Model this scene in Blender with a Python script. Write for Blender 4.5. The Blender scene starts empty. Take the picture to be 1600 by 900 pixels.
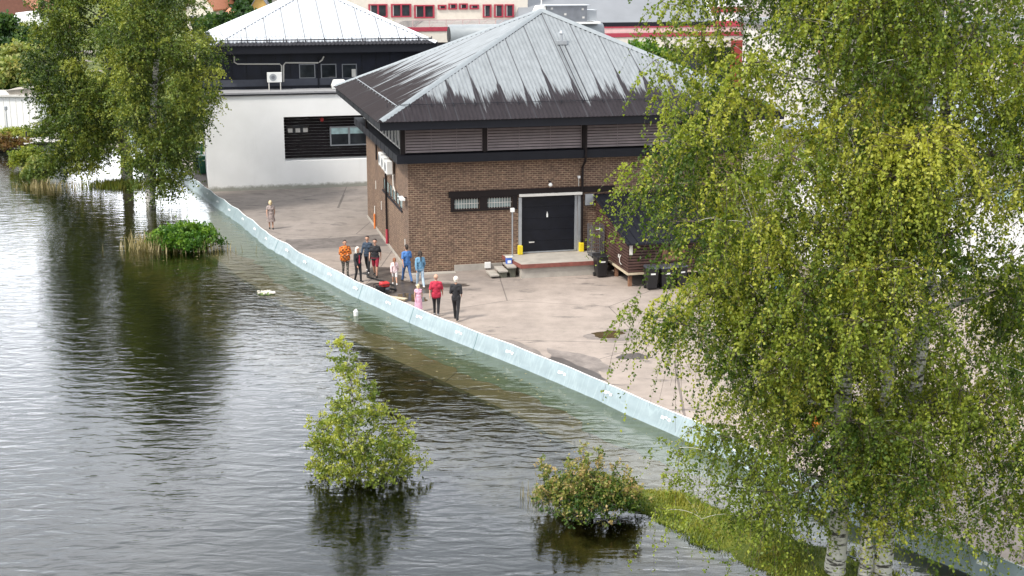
import bpy, math, random
import numpy as np
from mathutils import Vector, Matrix

SC = bpy.context.scene
COL = SC.collection
R = math.radians
rnd = random.Random(7)
NP = np.random.default_rng(11)

# ------------------------------------------------------------------ camera
FPX, PITCH, CAMH = 2168.0, R(13.5), 15.0
cam = bpy.data.cameras.new('camera')
cam.sensor_width = 36.0
cam.lens = FPX / 1600 * 36
cam.clip_end = 6000
camo = bpy.data.objects.new('camera', cam)
COL.objects.link(camo)
camo.location = (0, 0, CAMH)
camo.rotation_euler = (R(90) - PITCH, 0, 0)
SC.camera = camo

# ------------------------------------------------------------------ light
SUN_EL, SUN_AZ = R(50), R(232)      # azimuth measured clockwise from +Y: the light comes from behind left
world = bpy.data.worlds.new('World')
SC.world = world
world.use_nodes = True
wt = world.node_tree
wt.nodes.clear()
SKY_AHEAD = 1.0
sky = wt.nodes.new('ShaderNodeTexSky')
sky.sky_type = 'NISHITA'
sky.sun_disc = False
sky.sun_elevation = SUN_EL
sky.sun_rotation = SUN_AZ
sky.air_density = 1.2
sky.dust_density = 2.0
wtc = wt.nodes.new('ShaderNodeTexCoord')
wmap = wt.nodes.new('ShaderNodeMapping')
wmap.inputs['Scale'].default_value = (1.6, 1.6, 3.6)
wn = wt.nodes.new('ShaderNodeTexNoise')
wn.inputs['Scale'].default_value = 1.7
wn.inputs['Detail'].default_value = 7
wn.inputs['Roughness'].default_value = 0.6
wr = wt.nodes.new('ShaderNodeValToRGB')
wr.color_ramp.elements[0].position = 0.34
wr.color_ramp.elements[0].color = (0.36, 0.40, 0.45, 1)
wr.color_ramp.elements[1].position = 0.66
wr.color_ramp.elements[1].color = (1.0, 1.0, 1.01, 1)
wmul = wt.nodes.new('ShaderNodeVectorMath')
wmul.operation = 'SCALE'
wmul.inputs['Scale'].default_value = 14.5
wmix = wt.nodes.new('ShaderNodeMixRGB')
wmix.inputs[0].default_value = 0.82
wbg = wt.nodes.new('ShaderNodeBackground')
wbg.inputs[1].default_value = 0.1
wo = wt.nodes.new('ShaderNodeOutputWorld')
L = wt.links.new
# the cloud cover is brightest low over the town, ahead of the camera
wsep = wt.nodes.new('ShaderNodeSeparateXYZ'); L(wtc.outputs['Generated'], wsep.inputs[0])
def wmath(op, a, b=None, c=None, clamp=False):
    n = wt.nodes.new('ShaderNodeMath'); n.operation = op; n.use_clamp = clamp
    for i, q in enumerate((a, b, c)):
        if q is None: continue
        if isinstance(q, (int, float)): n.inputs[i].default_value = q
        else: L(q, n.inputs[i])
    return n.outputs[0]
ahead = wmath('MULTIPLY_ADD', wsep.outputs[1], 1.3, .15, True)
low = wmath('MULTIPLY_ADD', wsep.outputs[2], -1.5, 1.25, True)
gain = wmath('MULTIPLY_ADD', wmath('MULTIPLY', ahead, low), SKY_AHEAD, .80)
L(wmath('MULTIPLY', gain, 14.5), wmul.inputs['Scale'])
L(wtc.outputs['Generated'], wmap.inputs[0]); L(wmap.outputs[0], wn.inputs['Vector'])
L(wn.outputs['Fac'], wr.inputs[0]); L(wr.outputs[0], wmul.inputs[0])
L(sky.outputs[0], wmix.inputs[1]); L(wmul.outputs[0], wmix.inputs[2])
L(wmix.outputs[0], wbg.inputs[0]); L(wbg.outputs[0], wo.inputs[0])

sl = bpy.data.lights.new('sun', 'SUN')
sl.energy = 2.1
sl.angle = R(9)
sl.color = (1.0, 0.95, 0.87)
so = bpy.data.objects.new('sun', sl)
COL.objects.link(so)
sd = Vector((math.sin(SUN_AZ) * math.cos(SUN_EL), math.cos(SUN_AZ) * math.cos(SUN_EL), math.sin(SUN_EL)))
so.rotation_euler = sd.to_track_quat('Z', 'Y').to_euler()
SC.view_settings.view_transform = 'Standard'
SC.view_settings.look = 'None'
SC.view_settings.exposure = 1.1
SC.view_settings.gamma = 1.0
SC.render.engine = 'CYCLES'
SC.cycles.use_denoising = True
SC.cycles.max_bounces = 7
SC.cycles.diffuse_bounces = 3
SC.cycles.transparent_max_bounces = 10
SC.cycles.caustics_reflective = False
SC.cycles.caustics_refractive = False

# ------------------------------------------------------------------ where things stand
def gp(px, py, z=0.0):
    """point at height z that a surveyed pixel of the photograph stands on"""
    a = (px - 800) / FPX; b = -(py - 450) / FPX
    d = (a, math.cos(PITCH) + b * math.sin(PITCH), -math.sin(PITCH) + b * math.cos(PITCH))
    t = (z - CAMH) / d[2]
    return Vector((d[0] * t, d[1] * t, z))

AZ = R(13.34)
U = Vector((math.cos(AZ), math.sin(AZ), 0))
V = Vector((-math.sin(AZ), math.cos(AZ), 0))
C0 = gp(640, 427)
def W(a, b, z=0.0):
    """frame of the brick building: a along its front, b away from the lake"""
    return C0 + U * a + V * b + Vector((0, 0, z))
def F(px, py, b):
    """(a, z) on the plane that lies b metres behind the brick front"""
    a = (px - 800) / FPX; c = -(py - 450) / FPX
    d = Vector((a, math.cos(PITCH) + c * math.sin(PITCH), -math.sin(PITCH) + c * math.cos(PITCH)))
    o = Vector((0, 0, CAMH))
    p0 = C0 + V * b
    t = (p0 - o).dot(V) / d.dot(V)
    q = o + d * t
    return (q - C0).dot(U), q.z

# ------------------------------------------------------------------ materials
def new_mat(name):
    m = bpy.data.materials.new(name); m.use_nodes = True
    nt = m.node_tree
    return m, nt, nt.nodes['Principled BSDF']
def nd(nt, typ, **kw):
    n = nt.nodes.new(typ)
    for k, v in kw.items():
        if k in n.inputs: n.inputs[k].default_value = v
        else: setattr(n, k, v)
    return n
def mix(nt, a, b, fac, typ='MIX'):
    n = nt.nodes.new('ShaderNodeMixRGB'); n.blend_type = typ
    for i, s in ((1, a), (2, b), (0, fac)):
        if isinstance(s, (tuple, float, int)):
            n.inputs[i].default_value = (s + (1,)) if isinstance(s, tuple) else s
        else: nt.links.new(s, n.inputs[i])
    return n.outputs[0]
def mth(nt, op, a, b=None, c=None, clamp=False):
    n = nt.nodes.new('ShaderNodeMath'); n.operation = op; n.use_clamp = clamp
    for i, s in enumerate((a, b, c)):
        if s is None: continue
        if isinstance(s, (float, int)): n.inputs[i].default_value = s
        else: nt.links.new(s, n.inputs[i])
    return n.outputs[0]
def noise(nt, vec, scale, detail=4, rough=.55, dist=0.0):
    n = nd(nt, 'ShaderNodeTexNoise', Scale=scale, Detail=detail, Roughness=rough, Distortion=dist)
    if vec is not None: nt.links.new(vec, n.inputs['Vector'])
    return n.outputs['Fac']
def mapping(nt, vec, scale=(1, 1, 1), loc=(0, 0, 0), rot=(0, 0, 0)):
    n = nt.nodes.new('ShaderNodeMapping')
    n.inputs['Scale'].default_value = scale; n.inputs['Location'].default_value = loc; n.inputs['Rotation'].default_value = rot
    nt.links.new(vec, n.inputs[0]); return n.outputs[0]
def ramp(nt, fac, *stops):
    n = nt.nodes.new('ShaderNodeValToRGB'); cr = n.color_ramp
    while len(cr.elements) < len(stops): cr.elements.new(0.5)
    for e, (p, c) in zip(cr.elements, stops):
        e.position = p; e.color = (c, c, c, 1) if isinstance(c, (int, float)) else tuple(c) + (1,)
    nt.links.new(fac, n.inputs[0]); return n.outputs[0]
def objco(nt): return nt.nodes.new('ShaderNodeTexCoord').outputs['Object']
def bump(nt, b, h, strength=.3, dist=.02):
    n = nd(nt, 'ShaderNodeBump', Strength=strength, Distance=dist)
    nt.links.new(h, n.inputs['Height']); nt.links.new(n.outputs[0], b.inputs['Normal'])

def plain(name, col, rough=.6, metal=0.0, var=.12, scale=3.0, bmp=0.0, spec=None):
    m, nt, b = new_mat(name)
    co = objco(nt)
    n = noise(nt, co, scale, 5, .6)
    lo = tuple(c * (1 - var) for c in col); hi = tuple(min(1, c * (1 + var)) for c in col)
    nt.links.new(ramp(nt, n, (.3, lo), (.7, hi)), b.inputs['Base Color'])
    b.inputs['Roughness'].default_value = rough; b.inputs['Metallic'].default_value = metal
    if spec is not None: b.inputs['Specular IOR Level'].default_value = spec
    if bmp: bump(nt, b, noise(nt, co, scale * 8, 4), bmp)
    return m

M = {}
def add_plain(k, *a, **kw): M[k] = plain(k, *a, **kw)
add_plain('dark_metal', (.009, .010, .015), .55, spec=.25)
add_plain('dark_brown', (.014, .010, .010), .65, spec=.2)
add_plain('black_plastic', (.012, .012, .014), .42, var=.2)
add_plain('bin_lid', (.045, .05, .06), .4)
add_plain('green_plastic', (.015, .12, .06), .45)
add_plain('dark_green_plastic', (.02, .045, .035), .5)
add_plain('white_paint', (.78, .78, .76), .5, var=.04)
add_plain('offwhite', (.62, .6, .56), .6, var=.08)
add_plain('grey_metal', (.36, .38, .4), .4, metal=.4)
add_plain('steel', (.22, .23, .25), .4, metal=.6)
add_plain('yellow_paint', (.82, .62, .02), .5, var=.06)
add_plain('red_paint', (.5, .03, .03), .4)
add_plain('red_frame', (.36, .035, .06), .55, var=.1)
add_plain('blue_sign', (.05, .13, .5), .5)
add_plain('orange_paint', (.75, .22, .05), .5)
add_plain('cream', (.66, .61, .53), .8, var=.07)
add_plain('concrete', (.36, .33, .29), .85, var=.18, scale=1.6, bmp=.3)
add_plain('kerb_stone', (.10, .1, .075), .85, var=.3, scale=2)
add_plain('rust_edge', (.20, .065, .05), .7, var=.25, scale=4)
add_plain('wood_plank', (.23, .12, .07), .75)
add_plain('pale_wood', (.5, .42, .3), .75)
add_plain('roof_grey', (.19, .2, .215), .75, var=.08, scale=.5)
add_plain('blue_grey_roof', (.25, .28, .34), .6, var=.12, scale=.6)
add_plain('slate_wall', (.06, .065, .085), .75)
add_plain('red_wall', (.33, .05, .04), .75)
add_plain('brown_red_wall', (.17, .07, .05), .8)
add_plain('yellow_wall', (.6, .4, .13), .8)
add_plain('orange_tile', (.42, .16, .08), .8)
add_plain('rubber', (.015, .015, .015), .8)
add_plain('path_paving', (.42, .4, .38), .85)

def glass_mat(name, col, rough=.06):
    m, nt, b = new_mat(name)
    n = noise(nt, objco(nt), 1.3, 2)
    nt.links.new(ramp(nt, n, (.35, tuple(c * .6 for c in col)), (.65, tuple(c * 1.3 for c in col))), b.inputs['Base Color'])
    b.inputs['Roughness'].default_value = rough
    b.inputs['Specular IOR Level'].default_value = .6
    return m
M['glass'] = glass_mat('window_glass', (.03, .035, .04))
M['pale_glass'] = glass_mat('pale_window_glass', (.3, .38, .37), .2)
M['blind'] = glass_mat('roller_blind', (.42, .58, .58), .5)

def brick_mat():
    m, nt, b = new_mat('brown_brick')
    co = objco(nt)
    sx = nt.nodes.new('ShaderNodeSeparateXYZ'); nt.links.new(co, sx.inputs[0])
    h = mth(nt, 'ADD', sx.outputs[0], sx.outputs[1])
    cb = nt.nodes.new('ShaderNodeCombineXYZ'); nt.links.new(h, cb.inputs[0]); nt.links.new(sx.outputs[2], cb.inputs[1])
    br = nd(nt, 'ShaderNodeTexBrick', Scale=1.0)
    br.inputs['Brick Width'].default_value = .25; br.inputs['Row Height'].default_value = .10
    br.inputs['Mortar Size'].default_value = .014; br.inputs['Mortar Smooth'].default_value = .2
    br.inputs['Bias'].default_value = -.1
    br.inputs['Color1'].default_value = (.10, .056, .042, 1); br.inputs['Color2'].default_value = (.16, .093, .066, 1)
    br.inputs['Mortar'].default_value = (.30, .235, .16, 1)
    nt.links.new(cb.outputs[0], br.inputs['Vector'])
    n = noise(nt, co, .6, 5, .65)
    c = mix(nt, br.outputs['Color'], ramp(nt, n, (.3, (.74, .70, .72)), (.7, (1.14, 1.1, 1.04))), 1.0, 'MULTIPLY')
    n2 = noise(nt, mapping(nt, co, (3.6, 3.6, 8.7)), 1, 1)
    c = mix(nt, c, ramp(nt, n2, (.35, .7), (.65, 1.25)), 1.0, 'MULTIPLY')
    nt.links.new(c, b.inputs['Base Color'])
    b.inputs['Roughness'].default_value = .85
    bump(nt, b, br.outputs['Fac'], -.5, .01)
    return m
M['brick'] = brick_mat()

def roof_mat(name, level, streak, paint, bare, seam=1.25, seamw=.14):
    """painted corrugated sheet whose paint has worn off in streaks towards the eaves. UV: metres along the eave, metres up the slope."""
    m, nt, b = new_mat(name)
    uv = nt.nodes.new('ShaderNodeUVMap').outputs[0]
    s = nt.nodes.new('ShaderNodeSeparateXYZ'); nt.links.new(uv, s.inputs[0])
    n1 = noise(nt, mapping(nt, uv, (11, .5, 1)), 1, 3, .65)
    n2 = noise(nt, mapping(nt, uv, (1.1, .16, 1)), 1, 3, .5)
    lx = mth(nt, 'PINGPONG', s.outputs[0], seam / 2)               # 0 on a seam
    sm = mth(nt, 'SUBTRACT', 1.0, mth(nt, 'DIVIDE', lx, seamw, clamp=True), clamp=True)
    edge = mth(nt, 'SUBTRACT', mth(nt, 'DIVIDE', s.outputs[1], level), 1.0)
    t = mth(nt, 'ADD', edge, mth(nt, 'MULTIPLY', mth(nt, 'SUBTRACT', n1, .5), streak))
    t = mth(nt, 'ADD', t, mth(nt, 'MULTIPLY', mth(nt, 'SUBTRACT', n2, .5), streak * 1.1))
    t = mth(nt, 'SUBTRACT', t, mth(nt, 'MULTIPLY', sm, 1.15))
    mask = mth(nt, 'MULTIPLY_ADD', t, 3.2, .5, clamp=True)
    n3 = noise(nt, mapping(nt, uv, (3, .8, 1)), 1.2, 5, .7)
    pc = ramp(nt, n3, (.25, tuple(c * .76 for c in paint)), (.75, tuple(min(.9, c * 1.15) for c in paint)))
    bc = ramp(nt, n3, (.25, tuple(c * .7 for c in bare)), (.75, tuple(c * 1.4 for c in bare)))
    # the joint between two sheets
    jt = mth(nt, 'LESS_THAN', mth(nt, 'ABSOLUTE', mth(nt, 'SUBTRACT', s.outputs[1], 1.15)), .025)
    c = mix(nt, bc, pc, mask)
    c = mix(nt, c, (.02, .018, .02), mth(nt, 'MULTIPLY', jt, .6))
    jl = mth(nt, 'LESS_THAN', lx, .028)
    c = mix(nt, c, (.04, .04, .045), mth(nt, 'MULTIPLY', jl, .75))
    nt.links.new(c, b.inputs['Base Color'])
    b.inputs['Roughness'].default_value = .75; b.inputs['Specular IOR Level'].default_value = .15
    return m
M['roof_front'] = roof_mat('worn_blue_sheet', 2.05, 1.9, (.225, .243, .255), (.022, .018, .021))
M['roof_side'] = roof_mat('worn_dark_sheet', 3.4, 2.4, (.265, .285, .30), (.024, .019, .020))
M['roof_white'] = roof_mat('white_sheet', .45, .5, (.50, .525, .56), (.03, .03, .035), seamw=.05)
add_plain('ridge', (.235, .26, .275), .5, var=.1)
add_plain('ridge_white', (.62, .65, .69), .5, var=.05)

def asphalt_zone_mat():
    m, nt, b = new_mat('ground_surface')
    co = objco(nt)
    at = nt.nodes.new('ShaderNodeAttribute'); at.attribute_name = 'zone'
    sc_ = nt.nodes.new('ShaderNodeSeparateColor'); nt.links.new(at.outputs['Color'], sc_.inputs[0])
    n1 = noise(nt, co, .13, 5, .6); n2 = noise(nt, co, 1.1, 6, .7); n3 = noise(nt, co, 22, 3, .7)
    asp = ramp(nt, n1, (.3, (.225, .192, .170)), (.5, (.295, .248, .214)), (.7, (.355, .298, .259)))
    asp = mix(nt, asp, ramp(nt, n2, (.28, .78), (.6, 1.08)), 1.0, 'MULTIPLY')
    asp = mix(nt, asp, ramp(nt, n3, (.2, .86), (.8, 1.12)), 1.0, 'MULTIPLY')
    # dark stains and cracks
    st = noise(nt, mapping(nt, co, (1, 2.2, 1)), .45, 6, .68)
    asp = mix(nt, asp, (.09, .08, .075), ramp(nt, st, (.58, 0.0), (.66, .7)))
    vo = nd(nt, 'ShaderNodeTexVoronoi', Scale=.17, feature='DISTANCE_TO_EDGE')
    nt.links.new(mix(nt, co, nd(nt, 'ShaderNodeTexNoise', Scale=1.6).outputs['Color'], .06), vo.inputs['Vector'])
    asp = mix(nt, asp, (.07, .06, .055), mth(nt, 'MULTIPLY', mth(nt, 'LESS_THAN', vo.outputs[0], .004), .6))
    # older grey asphalt deeper in the yard
    sxy = nt.nodes.new('ShaderNodeSeparateXYZ'); nt.links.new(co, sxy.inputs[0])
    old = mth(nt, 'MULTIPLY_ADD', mth(nt, 'ADD', sxy.outputs[1], mth(nt, 'MULTIPLY', n2, 2.5)), 2.2, -2.2 * 71.5, clamp=True)
    asp = mix(nt, asp, mix(nt, asp, (.80, .83, .86), 1.0, 'MULTIPLY'), old)
    gr = ramp(nt, noise(nt, co, 2.2, 7, .75), (.25, (.03, .05, .008)), (.5, (.085, .11, .014)), (.75, (.20, .20, .03)))
    dimmed_silt = ramp(nt, noise(nt, co, .5, 5), (.3, (.003, .004, .002)), (.7, (.009, .012, .005)))  # muddy bottom, with the light lost in deep water put into its colour
    wet = ramp(nt, noise(nt, co, 1.4, 6, .7), (.35, (.022, .022, .009)), (.7, (.10, .08, .03)))
    nz = mth(nt, 'MULTIPLY', mth(nt, 'SUBTRACT', n2, .5), .7)
    def z(i): return mth(nt, 'MULTIPLY_ADD', mth(nt, 'ADD', sc_.outputs[i], nz), 3.0, -1.0, clamp=True)
    c = mix(nt, asp, gr, z(0)); c = mix(nt, c, dimmed_silt, z(1)); c = mix(nt, c, wet, z(2))
    nt.links.new(c, b.inputs['Base Color'])
    b.inputs['Roughness'].default_value = .9
    b.inputs['Specular IOR Level'].default_value = .25
    bump(nt, b, n3, .25, .01)
    return m
M['ground'] = asphalt_zone_mat()

def water_mat():
    m = bpy.data.materials.new('lake_water'); m.use_nodes = True
    nt = m.node_tree; nt.nodes.clear()
    out = nt.nodes.new('ShaderNodeOutputMaterial')
    co = objco(nt)
    # wind ripples: two crossing trains of short waves, patchy
    dist = mix(nt, co, nd(nt, 'ShaderNodeTexNoise', Scale=.22, Detail=2.0).outputs['Color'], .22)
    a = noise(nt, mapping(nt, co, (1.0, 2.5, 1), rot=(0, 0, R(12))), 1.0, 2, .45, .5)
    c = noise(nt, mapping(nt, co, (2.4, 5.0, 1), rot=(0, 0, R(-24))), 1.0, 4, .6, .5)
    e = noise(nt, mapping(nt, co, (.32, .6, 1), rot=(0, 0, R(35))), 1.0, 2, .5)
    patch = ramp(nt, noise(nt, co, .07, 3), (.3, .55), (.7, 1.2))
    h = mth(nt, 'ADD', mth(nt, 'MULTIPLY', a, 1.0), mth(nt, 'MULTIPLY', c, .20))
    h = mth(nt, 'ADD', mth(nt, 'MULTIPLY', h, patch), mth(nt, 'MULTIPLY', e, .35))
    bp = nd(nt, 'ShaderNodeBump', Strength=1.0, Distance=.030)
    nt.links.new(h, bp.inputs['Height'])
    fr = nd(nt, 'ShaderNodeFresnel', IOR=1.36); nt.links.new(bp.outputs[0], fr.inputs['Normal'])
    gl = nd(nt, 'ShaderNodeBsdfGlossy', Roughness=.012); nt.links.new(bp.outputs[0], gl.inputs['Normal'])
    gl.inputs['Color'].default_value = (.97, .98, 1, 1)
    tr = nt.nodes.new('ShaderNodeBsdfTransparent'); tr.inputs['Color'].default_value = (.56, .585, .43, 1)
    ms = nt.nodes.new('ShaderNodeMixShader')
    nt.links.new(mth(nt, 'MULTIPLY', fr.outputs[0], 1.12, clamp=True), ms.inputs[0])
    nt.links.new(tr.outputs[0], ms.inputs[1]); nt.links.new(gl.outputs[0], ms.inputs[2])
    nt.links.new(ms.outputs[0], out.inputs['Surface'])
    return m
M['water'] = water_mat()

def tarp_mat():
    m, nt, b = new_mat('pale_blue_sheeting')
    uv = nt.nodes.new('ShaderNodeUVMap').outputs[0]
    n = noise(nt, mapping(nt, uv, (1.2, 1.6, 1)), 1, 5, .6)
    w = noise(nt, mapping(nt, uv, (2.6, .5, 1)), 1, 4, .6, .6)
    c = ramp(nt, n, (.3, (.20, .26, .28)), (.7, (.265, .33, .35)))
    wr_ = ramp(nt, w, (.46, 0.0), (.5, .2), (.54, 0.0))
    c = mix(nt, c, (.46, .55, .56), wr_)
    nt.links.new(c, b.inputs['Base Color']); b.inputs['Roughness'].default_value = .38
    bump(nt, b, w, .5, .05)
    return m
M['tarp'] = tarp_mat()
add_plain('tarp_edge', (.85, .88, .88), .5, var=.03)
add_plain('seam', (.10, .2, .2), .5)

def bark_mat(name, light=(.62, .6, .55), dark=(.05, .045, .04), th=.6):
    m, nt, b = new_mat(name)
    co = objco(nt)
    n = noise(nt, mapping(nt, co, (3, 3, 14)), 1, 4, .6); n2 = noise(nt, co, 1.1, 4, .6)
    c = ramp(nt, mth(nt, 'ADD', n, mth(nt, 'MULTIPLY', n2, .25)), (th, light), (th + .1, dark))
    nt.links.new(c, b.inputs['Base Color']); b.inputs['Roughness'].default_value = .75
    return m
M['birch_bark'] = bark_mat('birch_bark', th=.615)
M['brown_bark'] = bark_mat('brown_bark', (.12, .09, .07), (.04, .03, .025), .55)
M['far_bark'] = bark_mat('grey_birch_bark', (.36, .33, .29), (.05, .045, .04), .55)

def leaf_mat(name, stops, trans=.32):
    m = bpy.data.materials.new(name); m.use_nodes = True
    nt = m.node_tree; nt.nodes.clear()
    out = nt.nodes.new('ShaderNodeOutputMaterial')
    at = nt.nodes.new('ShaderNodeAttribute'); at.attribute_name = 'tone'
    c = ramp(nt, at.outputs['Fac'], *stops)
    d = nd(nt, 'ShaderNodeBsdfPrincipled', Roughness=.5); nt.links.new(c, d.inputs['Base Color'])
    d.inputs['Specular IOR Level'].default_value = .35
    t = nt.nodes.new('ShaderNodeBsdfTranslucent')
    nt.links.new(mix(nt, c, (1.25, 1.2, .55), 1.0, 'MULTIPLY'), t.inputs['Color'])
    ms = nt.nodes.new('ShaderNodeMixShader'); ms.inputs[0].default_value = trans
    nt.links.new(d.outputs[0], ms.inputs[1]); nt.links.new(t.outputs[0], ms.inputs[2])
    nt.links.new(ms.outputs[0], out.inputs['Surface'])
    return m
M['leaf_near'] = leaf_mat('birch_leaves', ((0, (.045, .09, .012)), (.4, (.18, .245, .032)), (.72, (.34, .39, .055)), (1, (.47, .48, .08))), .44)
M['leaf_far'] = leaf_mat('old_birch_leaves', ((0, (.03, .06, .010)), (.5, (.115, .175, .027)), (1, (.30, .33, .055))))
M['leaf_sapling'] = leaf_mat('young_birch_leaves', ((0, (.07, .12, .015)), (.5, (.20, .26, .035)), (1, (.42, .44, .08))), .36)
M['leaf_green'] = leaf_mat('fresh_green_leaves', ((0, (.02, .07, .008)), (.5, (.07, .17, .016)), (1, (.18, .30, .035))))
M['leaf_dark'] = leaf_mat('dark_leaves', ((0, (.012, .035, .01)), (.6, (.035, .085, .018)), (1, (.09, .15, .03))))
M['leaf_tan'] = leaf_mat('turning_leaves', ((0, (.03, .08, .01)), (.45, (.11, .17, .028)), (.72, (.26, .26, .06)), (1, (.46, .34, .16))))
M['leaf_pale'] = leaf_mat('pale_leaves', ((0, (.08, .14, .03)), (.6, (.22, .28, .07)), (1, (.4, .38, .14))))
M['leaf_red'] = leaf_mat('reddish_leaves', ((0, (.05, .05, .012)), (.6, (.18, .09, .03)), (1, (.2, .2, .04))))
M['grass'] = leaf_mat('grass_blades', ((0, (.05, .10, .012)), (.5, (.15, .19, .02)), (1, (.33, .31, .05))), .2)
M['straw'] = leaf_mat('dry_stalks', ((0, (.12, .12, .04)), (.5, (.34, .28, .13)), (1, (.5, .42, .24))), .2)

# ------------------------------------------------------------------ mesh building
class MB:
    def __init__(s): s.v = []; s.f = []; s.m = []; s.uv = {}
    def quadlist(s, vs, fs, mat=0):
        o = len(s.v); s.v += [tuple(q) for q in vs]
        for f in fs: s.f.append([i + o for i in f]); s.m.append(mat)
        return s
    def box(s, x0, x1, y0, y1, z0, z1, mat=0, skip=()):
        vs = [(x0, y0, z0), (x1, y0, z0), (x1, y1, z0), (x0, y1, z0), (x0, y0, z1), (x1, y0, z1), (x1, y1, z1), (x0, y1, z1)]
        fs = [(0, 3, 2, 1), (4, 5, 6, 7), (0, 1, 5, 4), (1, 2, 6, 5), (2, 3, 7, 6), (3, 0, 4, 7)]
        return s.quadlist(vs, fs, mat)
    def bar(s, a, b, w, h, mat=0):
        """box of width w and height h from point a to point b"""
        a = Vector(a); b = Vector(b); d = (b - a).normalized()
        up = Vector((0, 0, 1)) if abs(d.z) < .95 else Vector((0, 1, 0))
        x = d.cross(up).normalized() * w / 2; y = x.cross(d).normalized() * h / 2
        vs = [a - x - y, a + x - y, a + x + y, a - x + y, b - x - y, b + x - y, b + x + y, b - x + y]
        return s.quadlist(vs, [(0, 1, 2, 3), (7, 6, 5, 4), (0, 4, 5, 1), (1, 5, 6, 2), (2, 6, 7, 3), (3, 7, 4, 0)], mat)
    def tube(s, pts, rad, n=8, mat=0, cap=True):
        pts = [Vector(q) for q in pts]
        if isinstance(rad, (int, float)): rad = [rad] * len(pts)
        o = len(s.v); prev = None
        for i, q in enumerate(pts):
            d = (pts[min(i + 1, len(pts) - 1)] - pts[max(i - 1, 0)])
            d = d.normalized() if d.length > 1e-9 else Vector((0, 0, 1))
            if prev is None:
                t = Vector((1, 0, 0)) if abs(d.x) < .8 else Vector((0, 1, 0))
                x = d.cross(t).normalized()
            else: x = (prev - d * prev.dot(d)).normalized()
            prev = x; y = d.cross(x)
            for k in range(n):
                a = 2 * math.pi * k / n
                s.v.append(tuple(q + (x * math.cos(a) + y * math.sin(a)) * rad[i]))
        for i in range(len(pts) - 1):
            for k in range(n):
                s.f.append([o + i * n + k, o + i * n + (k + 1) % n, o + (i + 1) * n + (k + 1) % n, o + (i + 1) * n + k]); s.m.append(mat)
        if cap:
            s.f.append([o + k for k in range(n)][::-1]); s.m.append(mat)
            s.f.append([o + (len(pts) - 1) * n + k for k in range(n)]); s.m.append(mat)
        return s
    def ball(s, c, r, mat=0, n=10, m=7, sc=(1, 1, 1)):
        o = len(s.v)
        for i in range(m + 1):
            th = math.pi * i / m
            for k in range(n):
                a = 2 * math.pi * k / n
                s.v.append((c[0] + r * sc[0] * math.sin(th) * math.cos(a), c[1] + r * sc[1] * math.sin(th) * math.sin(a), c[2] + r * sc[2] * math.cos(th)))
        for i in range(m):
            for k in range(n):
                s.f.append([o + i * n + k, o + (i + 1) * n + k, o + (i + 1) * n + (k + 1) % n, o + i * n + (k + 1) % n]); s.m.append(mat)
        return s
    def lathe(s, prof, cx=0, cy=0, n=16, mat=0, sx=1, sy=1):
        o = len(s.v)
        for r, z in prof:
            for k in range(n):
                a = 2 * math.pi * k / n
                s.v.append((cx + r * sx * math.cos(a), cy + r * sy * math.sin(a), z))
        for i in range(len(prof) - 1):
            for k in range(n):
                s.f.append([o + i * n + k, o + i * n + (k + 1) % n, o + (i + 1) * n + (k + 1) % n, o + (i + 1) * n + k]); s.m.append(mat)
        s.f.append([o + k for k in range(n)][::-1]); s.m.append(mat)
        s.f.append([o + (len(prof) - 1) * n + k for k in range(n)]); s.m.append(mat)
        return s
    def build(s, name, mats, parent=None, smooth=False, bevel=0.0):
        me = bpy.data.meshes.new(name)
        me.from_pydata(s.v, [], s.f); me.update()
        if not isinstance(mats, (list, tuple)): mats = [mats]
        for q in mats: me.materials.append(M[q] if isinstance(q, str) else q)
        me.polygons.foreach_set('material_index', s.m)
        if smooth: me.polygons.foreach_set('use_smooth', [True] * len(me.polygons))
        o = bpy.data.objects.new(name, me); COL.objects.link(o)
        if parent is not None: o.parent = parent
        if bevel:
            bv = o.modifiers.new('soft_edge', 'BEVEL'); bv.width = bevel; bv.segments = 2; bv.limit_method = 'ANGLE'
        return o
def tag(o, label=None, cat=None, group=None, kind=None):
    if label: o['label'] = label
    if cat: o['category'] = cat
    if group: o['group'] = group
    if kind: o['kind'] = kind
    return o
def empty(name, loc=(0, 0, 0), rz=0.0, label=None, cat=None, group=None):
    o = bpy.data.objects.new(name, None); COL.objects.link(o)
    o.location = loc; o.rotation_euler = (0, 0, rz); o.empty_display_size = .3
    return tag(o, label, cat, group)
def B(): return MB()
def boxo(name, mat, parent, *b, bevel=0.0): return B().box(*b).build(name, mat, parent, bevel=bevel)
def copy_tree(o, parent=None):
    c = o.copy(); COL.objects.link(c)
    if parent is not None: c.parent = parent
    for ch in [q for q in bpy.data.objects if q.parent == o]: copy_tree(ch, c)
    return c
def inframe(a, b, z=0.0, rz=0.0):
    return W(a, b, z), AZ + rz

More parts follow.
